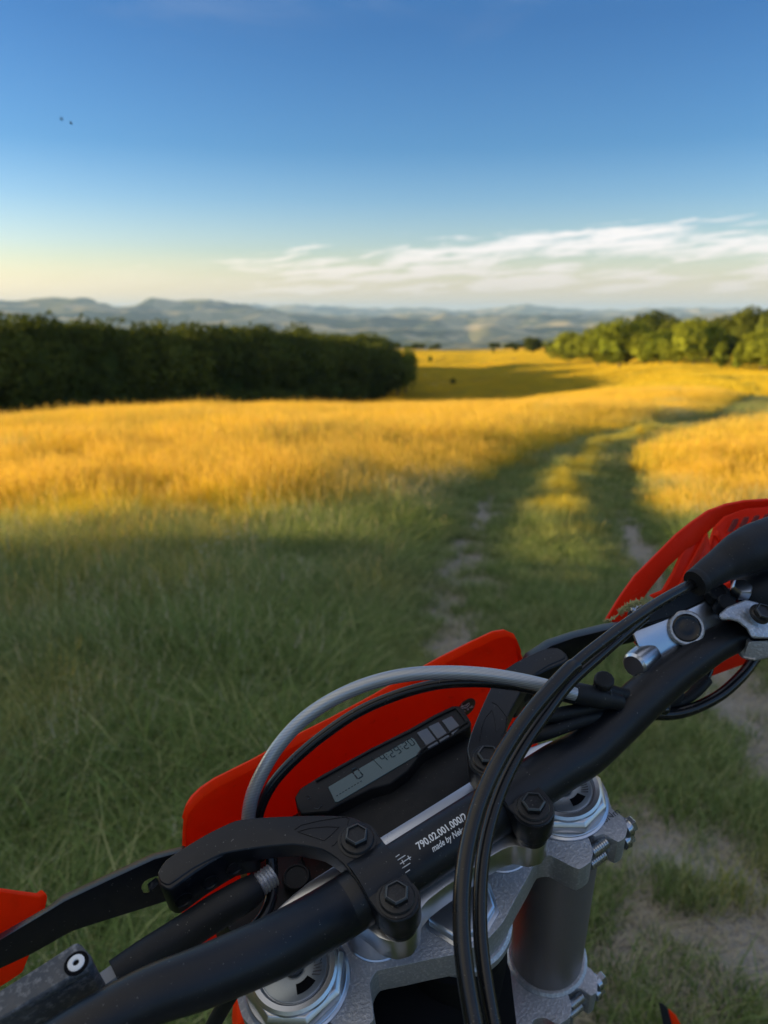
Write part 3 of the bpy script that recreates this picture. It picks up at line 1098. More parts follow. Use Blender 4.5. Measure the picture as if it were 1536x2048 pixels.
def from_vf(name, V, F, ang=35, bev=0, seg=2):
    bm = bmesh.new()
    vs = [bm.verts.new(v) for v in V]
    for f in F:
        try: bm.faces.new([vs[i] for i in f])
        except ValueError: pass
    bmesh.ops.recalc_face_normals(bm, faces=bm.faces)
    if bev:
        es = [e for e in bm.edges if len(e.link_faces) == 2 and e.calc_face_angle(0) > R_(28)]
        bmesh.ops.bevel(bm, geom=es, offset=bev, segments=seg, profile=.6, affect='EDGES', clamp_overlap=True)
    me = bpy.data.meshes.new(name); bm.to_mesh(me); bm.free()
    return finish(me, ang)


def smooth_path(P, n=8, rad=None):
    """Catmull-Rom through 3-D points (and radii)"""
    P = [np.array(p, float) for p in P]
    R = list(rad) if hasattr(rad, '__len__') else [rad] * len(P)
    Q = [2 * P[0] - P[1]] + P + [2 * P[-1] - P[-2]]
    RR = [R[0]] + R + [R[-1]]
    out = []; ro = []
    for i in range(1, len(Q) - 2):
        for t in np.linspace(0, 1, n, endpoint=False):
            a, b, c, d = Q[i - 1], Q[i], Q[i + 1], Q[i + 2]
            out.append(.5 * ((2 * b) + (c - a) * t + (2 * a - 5 * b + 4 * c - d) * t ** 2 + (3 * b - a - 3 * c + d) * t ** 3))
            ro.append(RR[i] * (1 - t) + RR[i + 1] * t)
    out.append(P[-1]); ro.append(R[-1])
    return out, ro


def tube(name, P, rad, seg=20, n=8, smooth=True):
    if smooth: P, rad = smooth_path(P, n, rad)
    V, F = tube_np(P, rad, seg)
    return from_vf(name, V, F, 50)


def prism_vf(poly, z0, z1):
    n = len(poly)
    V = [(p[0], p[1], z0) for p in poly] + [(p[0], p[1], z1) for p in poly]
    F = [tuple(range(n))[::-1], tuple(range(n, 2 * n))] + [(i, (i + 1) % n, n + (i + 1) % n, n + i) for i in range(n)]
    return V, F


def prism(name, poly, z0, z1, bev=0, seg=2):
    return from_vf(name, *prism_vf(poly, z0, z1), bev=bev, seg=seg)


def slab(name, face, ext, bev=0, seg=2):
    """solid whose near face is the given 3-D polygon, carried along ext"""
    n = len(face); e = Vector(ext)
    V = [tuple(p) for p in face] + [tuple(p + e) for p in face]
    F = [tuple(range(n)), tuple(range(n, 2 * n))[::-1]] + [(i, n + i, n + (i + 1) % n, (i + 1) % n) for i in range(n)]
    return from_vf(name, V, F, bev=bev, seg=seg)


def frame_for(axis):
    a = Vector(axis).normalized()
    u = a.cross(Vector((0, 0, 1)) if abs(a.z) < .9 else Vector((1, 0, 0))).normalized()
    return a, u, a.cross(u)


def lathe_vf(c, axis, prof, seg=32, phase=0.0):
    """profile [(radius, height)] turned about an axis through c; seg sides"""
    a, u, v = frame_for(axis)
    c = Vector(c)
    V = []; F = []
    for r, h in prof:
        for s in range(seg):
            t = phase + 6.283185 * s / seg
            V.append(tuple(c + a * h + (u * math.cos(t) + v * math.sin(t)) * r))
    for i in range(len(prof) - 1):
        for s in range(seg):
            q = (s + 1) % seg
            F.append((i * seg + s, i * seg + q, (i + 1) * seg + q, (i + 1) * seg + s))
    F.append(tuple(range(seg))[::-1]); F.append(tuple((len(prof) - 1) * seg + s for s in range(seg)))
    return V, F


def join_vf(*lst):
    V = []; F = []
    for v, f in lst:
        b = len(V); V += list(v); F += [tuple(b + i for i in q) for q in f]
    return V, F


def lathe(name, c, axis, prof, seg=32, bev=0, phase=0.0, ang=35):
    return from_vf(name, *lathe_vf(c, axis, prof, seg, phase), ang=ang, bev=bev)


def bolt(c, axis=(0, 0, 1), rf=.0094, rh=.0064, h=.0065, mat=None, parent=None, name='bolt', phase=.3):
    """flanged hexagon bolt with a dished head"""
    fl = lathe_vf(c, axis, [(rf, 0), (rf, .0011), (rf * .93, .0020), (rh * 1.05, .0026)], 28)
    hx = lathe_vf(c, axis, [(rh * 1.05, .002), (rh * 1.05, h - .0008), (rh * .93, h), (rh * .85, h), (rh * .80, h - .0012), (rh * .1, h - .0012)], 6, phase)
    me = from_vf(name, *join_vf(fl, hx), ang=25)
    me.materials.append(mat or M_STEEL); me.materials.append(M_WORN)
    a = Vector(axis).normalized(); c = Vector(c)
    for p in me.polygons:
        k = p.center - c; hgt = k.dot(a); rad = (k - a * hgt).length
        if (h - .0010 < hgt and rad > rh * .70 and len(p.vertices) == 4): p.material_index = 1
    return part(name, me, mat or M_STEEL, parent)


def rounded(poly, n=3):
    """closed outline with its corners softened"""
    P = [np.array(p, float) for p in poly]; m_ = len(P); out = []
    for i in range(m_):
        a, b, c, d = P[i - 1], P[i], P[(i + 1) % m_], P[(i + 2) % m_]
        for t in np.linspace(0, 1, n, endpoint=False):
            q = .5 * ((2 * b) + (c - a) * t + (2 * a - 5 * b + 4 * c - d) * t ** 2 + (3 * b - a - 3 * c + d) * t ** 3)
            # stay close to the straight edge so that short steps do not overshoot
            out.append(tuple(.55 * q + .45 * (b * (1 - t) + c * t)))
    return out


def away(px, py, ln, lift=0.0):
    """a vector of the bike frame that recedes from the rider at that place"""
    r = Vector(BR.T @ np.array([(px - 768) / F_PX, (py - 1024) / F_PX, 1.0])).normalized()
    return r * ln + Vector((0, 0, lift))


def mirror(poly):
    return [(-x, y) for x, y in poly][::-1]


def line_mesh(name, runs, r, seg=6):
    return from_vf(name, *join_vf(*[tube_np([tuple(p) for p in run], r, seg) for run in runs]), ang=60)


def rect_sweep(name, tops, height, thick_vec, bev=.0015, hvec=(0, 0, -1)):
    """flat bar: tops is the path of its rear upper edge, height downwards, thickness forwards"""
    hv = Vector(hvec).normalized(); n = len(tops)
    V = []; F = []
    for i, p in enumerate(tops):
        h = height[i] if hasattr(height, '__len__') else height
        t = Vector(thick_vec[i] if isinstance(thick_vec, list) else thick_vec)
        V += [tuple(p), tuple(p + t), tuple(p + t + hv * h), tuple(p + hv * h)]
    for i in range(n - 1):
        for k in range(4):
            F.append((i * 4 + k, i * 4 + (k + 1) % 4, (i + 1) * 4 + (k + 1) % 4, (i + 1) * 4 + k))
    F.append((0, 1, 2, 3)); F.append(tuple((n - 1) * 4 + k for k in (3, 2, 1, 0)))
    return from_vf(name, V, F, bev=bev)


def text_mesh(body, size, shear=0.0, offset=0.0):
    cu = bpy.data.curves.new('lettering', 'FONT')
    cu.body = body; cu.size = size; cu.shear = shear; cu.offset = offset; cu.fill_mode = 'FRONT'; cu.resolution_u = 3
    o = bpy.data.objects.new('lettering', cu); COL.objects.link(o)
    bpy.context.view_layer.update()
    dg = bpy.context.evaluated_depsgraph_get()
    me = bpy.data.meshes.new_from_object(o.evaluated_get(dg))
    bpy.data.objects.remove(o); bpy.data.curves.remove(cu)
    me.materials.clear()
    return me


# bar centre section: axis at y=BY, z=BZ
BY, BZ, BRAD = -.008, .0544, .0152


def on_bar(px, py):
    """where a picture point meets the straight centre of the bar: x and angle round the tube (0 = up, positive = rearward)"""
    r = BR.T @ np.array([(px - 768) / F_PX, (py - 1024) / F_PX, 1.0])
    oy, oz = _o[1] - BY, _o[2] - BZ
    a = r[1] ** 2 + r[2] ** 2; b = 2 * (oy * r[1] + oz * r[2]); c = oy ** 2 + oz ** 2 - BRAD ** 2
    s = (-b - math.sqrt(max(0, b * b - 4 * a * c))) / (2 * a)
    p = _o + r * s
    return p[0], math.atan2(-(p[1] - BY), p[2] - BZ)


def wrap_on_bar(me, x0, th0, dx=1.0, dth=0.0, lift=.0003):
    """lay a flat mesh on the tube: its x along the bar, its y forward over the tube"""
    for v in me.vertices:
        X = x0 + v.co.x * dx
        th = th0 - v.co.y / BRAD
        r = BRAD + lift
        v.co = (X, BY - r * math.sin(th), BZ + r * math.cos(th))
    me.update()
    return me


axle = Vector(M_BIKE @ Vector((0, .03, -.80)))
_gz = float(ground_z(np.array([axle.x]), np.array([axle.y]))[0])
MOTO = empty('motorcycle', (axle.x, axle.y, _gz))
tag(MOTO, 'black and orange off-road motorcycle seen over its handlebar, parked on the grassy track', 'motorcycle')
M_LOCAL = Matrix.Translation(-Vector(MOTO.location)) @ M_BIKE


def build_bike():
    # ---------------- handlebar
    def cs(x): return Vector((x, BY, BZ))
    left = [L(80, 2112, d=.322), L(200, 2042, d=.333), L(300, 1992, d=.343), L(400, 1956, d=.353), L(500, 1915, d=.367), L(575, 1880, d=.382)]
    rightp = [L(1165, 1508, d=.482), L(1225, 1455, d=.492), L(1285, 1398, d=.500), L(1332, 1358, d=.506), L(1377, 1325, d=.511), L(1431, 1290, d=.517), L(1490, 1264, d=.523), L(1610, 1222, d=.536), L(1800, 1150, d=.56)]
    P = left + [cs(-.072), cs(-.055), cs(-.02), cs(.02), cs(.06), cs(.085)] + rightp
    Rr = [.0105, .0113, .0122, .0132, .0140, .0146] + [BRAD] * 6 + [.0148, .0145, .0142, .0135, .0125, .0114, .0111, .0111, .0111]
    bar = part('handlebar', tube('handlebar', P, Rr, 36, 10), M_BAR, MOTO)
    # print on the bar
    x0, th0 = on_bar(838, 1700)
    me = text_mesh('790.02.001.000/2', .0057, offset=.00012)
    wid = max(v.co.x for v in me.vertices) * 15 / 16
    part('lettering', wrap_on_bar(me, x0, th0, (on_bar(930, 1641)[0] - x0) / wid), M_WHITE, bar)
    x1, th1 = on_bar(866, 1704.5)
    me = text_mesh('made by Neken', .0046, shear=.25, offset=.00008)
    wid = max(v.co.x for v in me.vertices) * 11 / 13.2
    part('lettering', wrap_on_bar(me, x1, th1, (on_bar(925, 1666)[0] - x1) / wid), M_WHITE, bar)
    # position marks beside the left clamp
    V = []; F = []
    for k, (a, b, wx) in enumerate([((786.5, 1718), (798.7, 1709.6), 0), ((790.8, 1723.7), (810.5, 1711), 0), ((795, 1731.5), (821.6, 1714.3), 0), ((800.4, 1739), (820.2, 1726.4), 0), ((806, 1748.7), (819.5, 1739.3), 0), ((803.5, 1720.5), (808, 1728.5), 1), ((815.5, 1712), (820.5, 1720), 1)]):
        xa, ta = on_bar(*a); xb, tb = on_bar(*b)
        r = BRAD + .0003
        pa = Vector((xa, BY - r * math.sin(ta), BZ + r * math.cos(ta))); pb = Vector((xb, BY - r * math.sin(tb), BZ + r * math.cos(tb)))
        v, f = tube_np([tuple(pa), tuple(pb)], .00027, 4)
        i = len(V); V += v; F += [tuple(i + j for j in q) for q in f]
    part('position_marks', from_vf('position_marks', V, F), M_WHITE, bar)

    # ---------------- top clamp of the fork (cast, silver)
    half = [(0, -.043), (.015, -.0405), (.030, -.034), (.047, -.027), (.060, -.0215), (.067, -.025), (.071, -.034), (.075, -.0415), (.084, -.042), (.0905, -.038), (.0945, -.031), (.0955, -.0262), (.0968, -.0262), (.099, -.031),
            (.105, -.0335), (.108, -.042), (.114, -.0425), (.121, -.038), (.124, -.031), (.1225, -.023), (.130, -.011), (.1335, .000), (.131, .014), (.120, .028), (.100, .034), (.080, .029), (.060, .020), (.040, .026), (.022, .036), (0, .040)]
    outline = half + mirror(half)[1:-1]
    tc = part('triple_clamp', prism('triple_clamp', rounded(outline), -.024, 0, .0016, 3), M_CAST, MOTO)
    for sx in (-1, 1):
        for z in (-.0065, -.0195):
            b = (sx * .092, -.0352, z)
            th = lathe_vf(b, (sx, 0, 0), [(.0036 if k % 2 else .0041, .0009 * k) for k in range(16)], 16)
            part('clamp_bolt', from_vf('clamp_bolt', *join_vf(th, lathe_vf((sx * .124, -.0352, z), (sx, 0, 0), [(.0062, -.003), (.0062, .0), (.0066, .0008)], 24), lathe_vf((sx * .1245, -.0352, z), (sx, 0, 0), [(.0055, 0), (.0055, .0042), (.0048, .0050)], 6)), ang=25), M_ZINC, tc)
    # engraved torque mark on the ear
    me = text_mesh('20Nm', .0068)
    c = L(1203, 1652, z=.0003); dx = (L(1232, 1632, z=.0003) - c).normalized(); dy = Vector((0, 0, 1)).cross(dx)
    for v in me.vertices: v.co = c + dx * v.co.x + dy * v.co.y
    part('lettering', me, M_GREY, tc)
    for x, r in ((0, .021),):
        part('stem_nut', lathe('stem_nut', (x, -.018, 0), (0, 0, 1), [(.024, 0), (.024, .001), (.0215, .0014), (.0215, .006), (.020, .007), (.006, .007)], 8, .0003), M_MACH, tc)

    # ---------------- fork legs and their caps
    for sx in (-1, 1):
        X = sx * .100
        leg = part('fork_leg', lathe('fork_leg', (X, 0, 0), (0, 0, -1), [(.0262, -.001), (.0285, .004), (.0285, .24), (.0285, .42), (.029, .43), (.029, .45), (.024, .455), (.024, .74), (.028, .76), (.028, .82)], 48), M_TUBE, MOTO)
        cap = part('fork_cap', lathe('fork_cap', (X, 0, 0), (0, 0, 1), [(.0300, .0003), (.0300, .0016), (.0287, .0024), (.0287, .0034), (.0282, .0038)], 64), M_MACH, leg)
        part('cap_nut', lathe('cap_nut', (X, 0, 0), (0, 0, 1), [(.0282, .0038), (.0287, .0048), (.0287, .0098), (.0262, .0125), (.0245, .0128)], 8, .0005, phase=.55), M_MACH, leg)
        part('cap_ring', lathe('cap_ring', (X, 0, 0), (0, 0, 1), [(.0246, .0120), (.0246, .0145), (.0232, .0160), (.0205, .0160), (.0188, .0135), (.0100, .0134)], 64), M_MACH, leg)
        part('adjuster_dial', lathe('adjuster_dial', (X, 0, 0), (0, 0, 1), [(.0184, .0130), (.0184, .0143), (.0176, .0147), (.0080, .0147)], 48), M_DIAL, leg)
        part('adjuster_screw', lathe('adjuster_screw', (X, 0, 0), (0, 0, 1), [(.0058, .0146), (.0058, .0170), (.005, .0176), (.001, .0176)], 20), M_STEEL, leg)
        # kidney recess and printed bars on the dial
        V = []; F = []
        for k in range(9):
            a = -1.9 + .10 * k
            V += [(X + .0095 * math.cos(a), .0095 * math.sin(a), .0149), (X + .0150 * math.cos(a), .0150 * math.sin(a), .0149)]
        F = [(2 * k, 2 * k + 1, 2 * k + 3, 2 * k + 2) for k in range(8)]
        part('recess', from_vf('recess', V, F), M_VOID, leg)
        V = []; F = []
        for k in range(5):
            a = -.98 + .13 * k
            for r0, r1 in (((.0115, .0160),) if k < 4 else ((.0115, .0125), (.0148, .0160))):
                i = len(V)
                for aa in (a, a + .055):
                    V += [(X + r0 * math.cos(aa), r0 * math.sin(aa), .0150), (X + r1 * math.cos(aa + .1), r1 * math.sin(aa + .1), .0150)]
                F.append((i, i + 1, i + 3, i + 2))
        part('dial_print', from_vf('dial_print', V, F), M_GREY, leg)

    # ---------------- lower fork clamp
    half2 = [(0, -.052), (.030, -.046), (.050, -.036), (.060, -.030), (.068, -.034), (.073, -.043), (.084, -.044), (.0905, -.039), (.0945, -.031), (.0955, -.0275), (.0968, -.0275), (.099, -.031),
             (.105, -.0335), (.108, -.042), (.114, -.0425), (.121, -.036), (.1225, -.028), (.120, -.020), (.129, -.008), (.1335, .004), (.130, .016), (.118, .029), (.100, .034), (.080, .029), (.050, .020), (0, .030)]
    lc = part('lower_clamp', prism('lower_clamp', rounded(half2 + mirror(half2)[1:-1]), -.236, -.205, .002, 3), M_CAST, MOTO)
    for sx in (-1, 1):
        part('clamp_collar', lathe('clamp_collar', (sx * .100, 0, -.205), (0, 0, 1), [(.0325, 0), (.0325, .0015), (.0305, .0035), (.0290, .0036)], 48), M_CAST, lc)
        for z in (-.2125, -.2285):
            th = lathe_vf((sx * .092, -.0362, z), (sx, 0, 0), [(.0036 if k % 2 else .0041, .0009 * k) for k in range(16)], 16)
            part('clamp_bolt', from_vf('clamp_bolt', *join_vf(th, lathe_vf((sx * .1225, -.0352, z), (sx, 0, 0), [(.0066, -.003), (.0066, .001)], 24), lathe_vf((sx * .1235, -.0352, z), (sx, 0, 0), [(.0055, 0), (.0055, .0048), (.0048, .0056)], 6)), ang=25), M_ZINC, lc)

    # ---------------- steering head and the dark parts behind the clamps
    head = part('steering_head', lathe('steering_head', (0, -.012, -.030), (0, 0, -1), [(.030, 0), (.034, .003), (.034, .012), (.033, .016), (.034, .03), (.036, .09), (.038, .17), (.038, .20)], 48), M_VOID, MOTO)
    part('bearing_ring', lathe('bearing_ring', (.004, -.012, -.0245), (0, 0, -1), [(.0315, 0), (.0335, .002), (.0335, .008), (.0315, .010)], 48), M_CAST, head)
    part('frame_gusset', slab('frame_gusset', [Vector((-.066, -.040, -.060)), Vector((.026, -.040, -.060)), Vector((.014, -.085, -.24)), Vector((-.080, -.085, -.24))], (0, .10, .01), .008), M_VOID, head)
    fd = [(-.040, -.05), (-.06, .04), (-.075, .12), (-.065, .24), (-.03, .33), (.03, .33), (.065, .24), (.075, .12), (.06, .04), (.055, -.05)]
    part('front_fender', prism('front_fender', fd, -.250, -.244, .002), M_ORANGE, MOTO)

    # ---------------- silver bar mount under the bar
    hb = [(0, -.0255), (.014, -.0255), (.026, -.0262), (.033, -.0285), (.0385, -.0345), (.046, -.0372), (.0535, -.0345), (.059, -.028), (.062, -.018), (.067, -.008), (.082, .005), (.100, .012), (.101, .0155), (.075, .0205), (0, .0205)]
    mt = part('bar_mount', prism('bar_mount', rounded(hb + mirror(hb)[1:-1]), .0265, .0455, .0010, 2), M_MACH, MOTO)
    for sx in (-1, 1):
        part('mount_post', lathe('mount_post', (sx * .047, -.001, 0), (0, 0, 1), [(.0200, .0002), (.0200, .0006), (.0192, .0012), (.0188, .0275)], 48), M_MACH, mt)

    # ---------------- hand guard brackets that clamp the bar
    inner = [(.0465, -.0400), (.0395, -.0375), (.0355, -.0310), (.0345, -.0220), (.0345, .0040), (.0355, .0150), (.0405, .0255), (.050, .0340), (.066, .0450), (.085, .0570), (.097, .0630), (.112, .0645), (.128, .0640), (.139, .0625)]
    outer = [(.1450, .0580), (.1455, .0520), (.142, .0475), (.128, .0490), (.112, .0480), (.100, .0430), (.088, .0370), (.076, .0300), (.0645, .0180), (.0595, .0040), (.0585, -.0220), (.0578, -.0310), (.0535, -.0375)]
    plate = inner + outer
    for sx in (-1, 1):
        pl = plate if sx > 0 else mirror(plate)
        br = part('guard_bracket', prism('guard_bracket', rounded(pl), .0575, .0700, .0014, 3), M_BLACK, MOTO)
        # round feet of the clamp on both sides of the bar
        for yy in (-.028, .012):
            part('clamp_foot', lathe('clamp_foot', (sx * .046, yy, .0690), (0, 0, -1), [(.0118, 0), (.0121, .0012), (.0119, .0155), (.0108, .0175), (.0100, .0180), (.0095, .024)], 40), M_BLACK, br)
            bolt((sx * .046, yy, .0700), parent=br, phase=.9 if sx > 0 else .4)
            part('washer', lathe('washer', (sx * .046, yy, .0699), (0, 0, 1), [(.0108, 0), (.0108, .0006), (.0102, .0008), (.008, .0008)], 36), M_BLACK, br)
        # arc of the clamp that hugs the bar
        V = []; F = []
        xs = (sx * .0352, sx * .0580)
        for xx in xs:
            for k in range(13):
                a = -1.75 + 3.5 * k / 12
                V += [(xx, BY + (BRAD + .0002) * math.sin(a), BZ + (BRAD + .0002) * math.cos(a)), (xx, BY + (BRAD + .0042) * math.sin(a), BZ + (BRAD + .0042) * math.cos(a))]
        for k in range(12):
            a = 2 * k; b = 26 + 2 * k
            F += [(a, a + 2, b + 2, b), (a + 1, b + 1, b + 3, a + 3), (a, a + 1, a + 3, a + 2), (b, b + 2, b + 3, b + 1)]
        F += [(0, 26, 27, 1), (24, 25, 51, 50)]
        part('bar_clamp', from_vf('bar_clamp', V, F), M_BLACK, br)
        # outer block with its adjusting holes
        blk = [(.108, .0640), (.139, .0622), (.1455, .0570), (.1465, .0510), (.1425, .0450), (.127, .0470), (.108, .0475), (.094, .0430), (.094, .0605)]
        bk = part('bracket_end', prism('bracket_end', rounded(blk if sx > 0 else mirror(blk)), .0440, .0692, .0020, 3), M_BLACK, br)
        for k, xx in enumerate((.1385, .1225, .1075)):
            yy = .0462 if k == 0 else .0472
            V, F = lathe_vf((sx * xx, yy - .0006, .0545), (0, -1, 0), [(.0050, 0), (.0050, .0006), (.0044, .0008), (.0040, 0), (.0038, -.002)], 24)
            V2, F2 = lathe_vf((sx * xx, yy - .0004, .0545), (0, -1, 0), [(.0038, 0), (.001, 0)], 24)
            part('hole_rim', from_vf('hole_rim', V, F), M_STEEL if k == 2 else M_BLACK, bk)
            part('hole', from_vf('hole', V2, F2), M_VOID, bk)
        # maker's triangle in fine relief on the arm
        zt = .0701
        if sx < 0:
            tri = [(589, 1659), (602, 1650), (640, 1641), (690, 1633), (698, 1637), (695, 1649), (683, 1669), (669, 1689), (663, 1692)]
            tri2 = [(595, 1663), (612, 1669), (648, 1681), (662, 1670), (678, 1654), (652, 1653), (620, 1656), (595, 1663)]
        else:
            tri = [(984, 1404), (995, 1410), (1014, 1434), (1016, 1441), (1008, 1462), (1003, 1472)]
            tri2 = [(959, 1480), (962, 1458), (970, 1436), (984, 1420), (990, 1440), (992, 1462)]
        part('relief_logo', line_mesh('relief_logo', [[L(a, b, z=zt) for a, b in tri], [L(a, b, z=zt) for a, b in tri2]], .00028), M_STEEL, br)

    # ---------------- hand guards
    # left: flat alloy bar and its orange shield
    tl = [L(372, 1689, d=.452), L(304, 1706, d=.446), L(215, 1747, d=.437), L(126, 1788, d=.428), L(95, 1812, d=.424), L(0, 1866, d=.414), L(-120, 1950, d=.40)]
    rear = [L(361, 1704, d=.440), L(309, 1718, d=.435), L(218, 1760, d=.427), L(128, 1803, d=.418), L(97, 1822, d=.414), L(0, 1880, d=.403), L(-120, 1970, d=.39)]
    low = [L(345, 1800, d=.447), L(325, 1806, d=.443), L(182, 1851, d=.432), L(143, 1864, d=.428), L(65, 1908, d=.42), L(0, 1938, d=.412), L(-120, 2030, d=.40)]
    V = []; F = []
    for a, b, c in zip(tl, rear, low):
        V += [tuple(b), tuple(a), tuple(c + (a - b)), tuple(c)]
    n = len(tl)
    for i in range(n - 1):
        for k in range(4): F.append((i * 4 + k, i * 4 + (k + 1) % 4, (i + 1) * 4 + (k + 1) % 4, (i + 1) * 4 + k))
    F += [(0, 1, 2, 3), tuple((n - 1) * 4 + k for k in (3, 2, 1, 0))]
    gl = part('hand_guard', from_vf('hand_guard', V, F, bev=.0014), M_BLACK, MOTO)
    # slot with a view of the spacer inside
    slot = [(281, 1778), (282, 1770), (288, 1762), (298, 1756), (312, 1751), (320, 1750), (322, 1764), (312, 1774), (296, 1787), (286, 1787)]
    cut = link_obj('cutter', slab('cutter', [L(a, b, d=.40) for a, b in slot], away(300, 1770, .08)))
    cut.parent = MOTO; cut.matrix_local = M_LOCAL
    md = gl.modifiers.new('slot', 'BOOLEAN'); md.operation = 'DIFFERENCE'; md.object = cut; md.solver = 'EXACT'
    bpy.context.view_layer.update()
    me = bpy.data.meshes.new_from_object(gl.evaluated_get(bpy.context.evaluated_depsgraph_get()))
    gl.modifiers.clear(); gl.data = finish(me); bpy.data.objects.remove(cut)
    part('spacer', slab('spacer', [L(a, b, d=.442) for a, b in ((299, 1779), (316, 1766), (324, 1770), (324, 1782), (302, 1790))], (0, .004, 0)), M_GREY, gl)
    sh = [(-190, 1800), (-60, 1781), (0, 1783), (40, 1789), (80, 1794), (90, 1787), (96, 1792), (95, 1800), (84, 1850), (62, 1905), (46, 1945), (20, 1963), (0, 1975), (-60, 2005), (-190, 2080)]
    part('shield', slab('shield', [L(a, b, d=.452 - .0002 * (95 - a)) for a, b in sh], (-.001, .0035, .001), .0012), M_ORANGE, gl)
    # right
    tr = [L(1040, 1324, d=.545), L(1050, 1306, d=.548), L(1091, 1279, d=.552), L(1142, 1262, d=.556), L(1208, 1246, d=.562), L(1262, 1240, d=.568), L(1330, 1222, d=.58), L(1420, 1190, d=.60)]
    rr = [L(1058, 1330, d=.530), L(1066, 1316, d=.533), L(1102, 1292, d=.537), L(1150, 1275, d=.541), L(1212, 1260, d=.547), L(1266, 1252, d=.553), L(1332, 1236, d=.565), L(1420, 1206, d=.585)]
    hgt = [.012, .019, .021, .021, .019, .017, .015, .013]
    V = []; F = []
    for a, b, h in zip(tr, rr, hgt):
        dn = Vector((0, 0, -h))
        V += [tuple(b), tuple(a), tuple(a + dn), tuple(b + dn)]
    n = len(tr)
    for i in range(n - 1):
        for k in range(4): F.append((i * 4 + k, i * 4 + (k + 1) % 4, (i + 1) * 4 + (k + 1) % 4, (i + 1) * 4 + k))
    F += [(0, 1, 2, 3), tuple((n - 1) * 4 + k for k in (3, 2, 1, 0))]
    gr = part('hand_guard', from_vf('hand_guard', V, F, bev=.0014), M_BLACK, MOTO)
    # right shield: outer sloping band, window, recessed vented panel
    def Z(a, b, d): return L(a, b, d=d)
    O = [(1210, 1240, .585), (1238, 1194, .59), (1267, 1153, .597), (1311, 1109, .604), (1352, 1068, .61), (1381, 1045, .615), (1416, 1021, .62), (1452, 1008, .625), (1490, 1001, .63), (1536, 998, .635), (1640, 1002, .65), (1760, 1030, .66)]
    I1 = [(1250, 1250, .590), (1272, 1216, .595), (1297, 1180, .60), (1334, 1134, .607), (1362, 1108, .613), (1386, 1090, .618), (1412, 1066, .624), (1446, 1032, .630), (1488, 1016, .636), (1536, 1012, .640), (1640, 1018, .655), (1760, 1050, .665)]
    V = [tuple(Z(*p)) for p in O] + [tuple(Z(*p)) for p in I1]
    n = len(O)
    F = [(i, i + 1, n + i + 1, n + i) for i in range(n - 1)]
    me = from_vf('shield', V, F)
    shr = part('shield', me, M_RED, gr)
    def solid(o, t):
        md = o.modifiers.new('thickness', 'SOLIDIFY'); md.thickness = t; md.offset = 0
        bv = o.modifiers.new('edges', 'BEVEL'); bv.width = .0007; bv.segments = 2; bv.limit_method = 'ANGLE'
    solid(shr, .003)
    # strut between window and panel
    strut = [(1302, 1194, .597), (1328, 1183, .600), (1349, 1147, .604), (1365, 1110, .610), (1374, 1098, .613), (1400, 1079, .621), (1416, 1062, .625), (1420, 1090, .628), (1423, 1120, .628), (1418, 1160, .620), (1400, 1200, .610), (1340, 1215, .602)]
    part('shield_strut', slab('shield_strut', [Z(*p) for p in strut], (0, .003, 0), .001), M_RED, gr)
    rib = [(1404, 1078, .6195), (1411, 1064, .622), (1409, 1085, .622), (1378, 1150, .611), (1352, 1190, .603), (1344, 1190, .602), (1370, 1140, .609)]
    part('shield_rib', slab('shield_rib', [Z(*p) - Vector((0, .002, 0)) for p in rib], (0, .002, 0), .0006), M_RED, gr)
    panel = [(1422, 1092, .640), (1431, 1058, .645), (1452, 1034, .648), (1490, 1018, .652), (1536, 1012, .656), (1640, 1016, .665), (1760, 1050, .67), (1760, 1180, .66), (1640, 1200, .645), (1536, 1180, .635), (1440, 1180, .625), (1415, 1150, .625)]
    pn = part('shield_panel', slab('shield_panel', [Z(*p) for p in panel], (0, .003, 0), .001), M_RED, gr)
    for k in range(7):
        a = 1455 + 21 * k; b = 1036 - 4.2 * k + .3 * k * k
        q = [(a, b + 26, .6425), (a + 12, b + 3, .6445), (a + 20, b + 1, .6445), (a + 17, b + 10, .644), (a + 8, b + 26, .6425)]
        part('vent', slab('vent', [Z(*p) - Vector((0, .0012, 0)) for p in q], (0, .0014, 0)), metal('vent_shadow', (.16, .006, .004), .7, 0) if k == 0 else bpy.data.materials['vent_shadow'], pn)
    q = [(1432, 1058, .642), (1441, 1077, .641), (1458, 1079, .641), (1536, 1050, .644), (1536, 1058, .644), (1456, 1087, .641), (1436, 1084, .641), (1427, 1070, .6415)]
    part('panel_rib', slab('panel_rib', [Z(*p) - Vector((0, .004, 0)) for p in q], (0, .004, 0), .0008), M_RED, pn)
    lowp = [(1250, 1252, .60), (1275, 1292, .60), (1300, 1320, .602), (1380, 1356, .606), (1400, 1358, .607), (1424, 1353, .608), (1470, 1336, .612), (1520, 1318, .616), (1640, 1300, .63), (1760, 1260, .64), (1760, 1150, .65), (1640, 1130, .63), (1536, 1142, .615), (1490, 1156, .61), (1446, 1172, .606), (1400, 1186, .603), (1300, 1215, .60)]
    part('lower_shield', slab('lower_shield', [Z(*p) for p in lowp], (0, .003, 0), .001), M_RED, gr)

    # ---------------- front mask
    tops = [(366, 1632), (372, 1610), (384, 1592), (403, 1574), (430, 1556), (470, 1536), (510, 1516), (548, 1494), (600, 1466), (660, 1436), (740, 1393), (820, 1347), (880, 1314), (940, 1284), (985, 1263), (1008, 1259), (1024, 1267), (1033, 1288), (1040, 1320)]
    n = len(tops); V = []; F = []
    rows = [(0, .000, .000), (1, -.0035, -.0045), (2, -.002, -.014), (3, .003, -.035), (4, .006, -.06), (5, .008, -.09), (6, .010, -.125), (7, .012, -.165)]
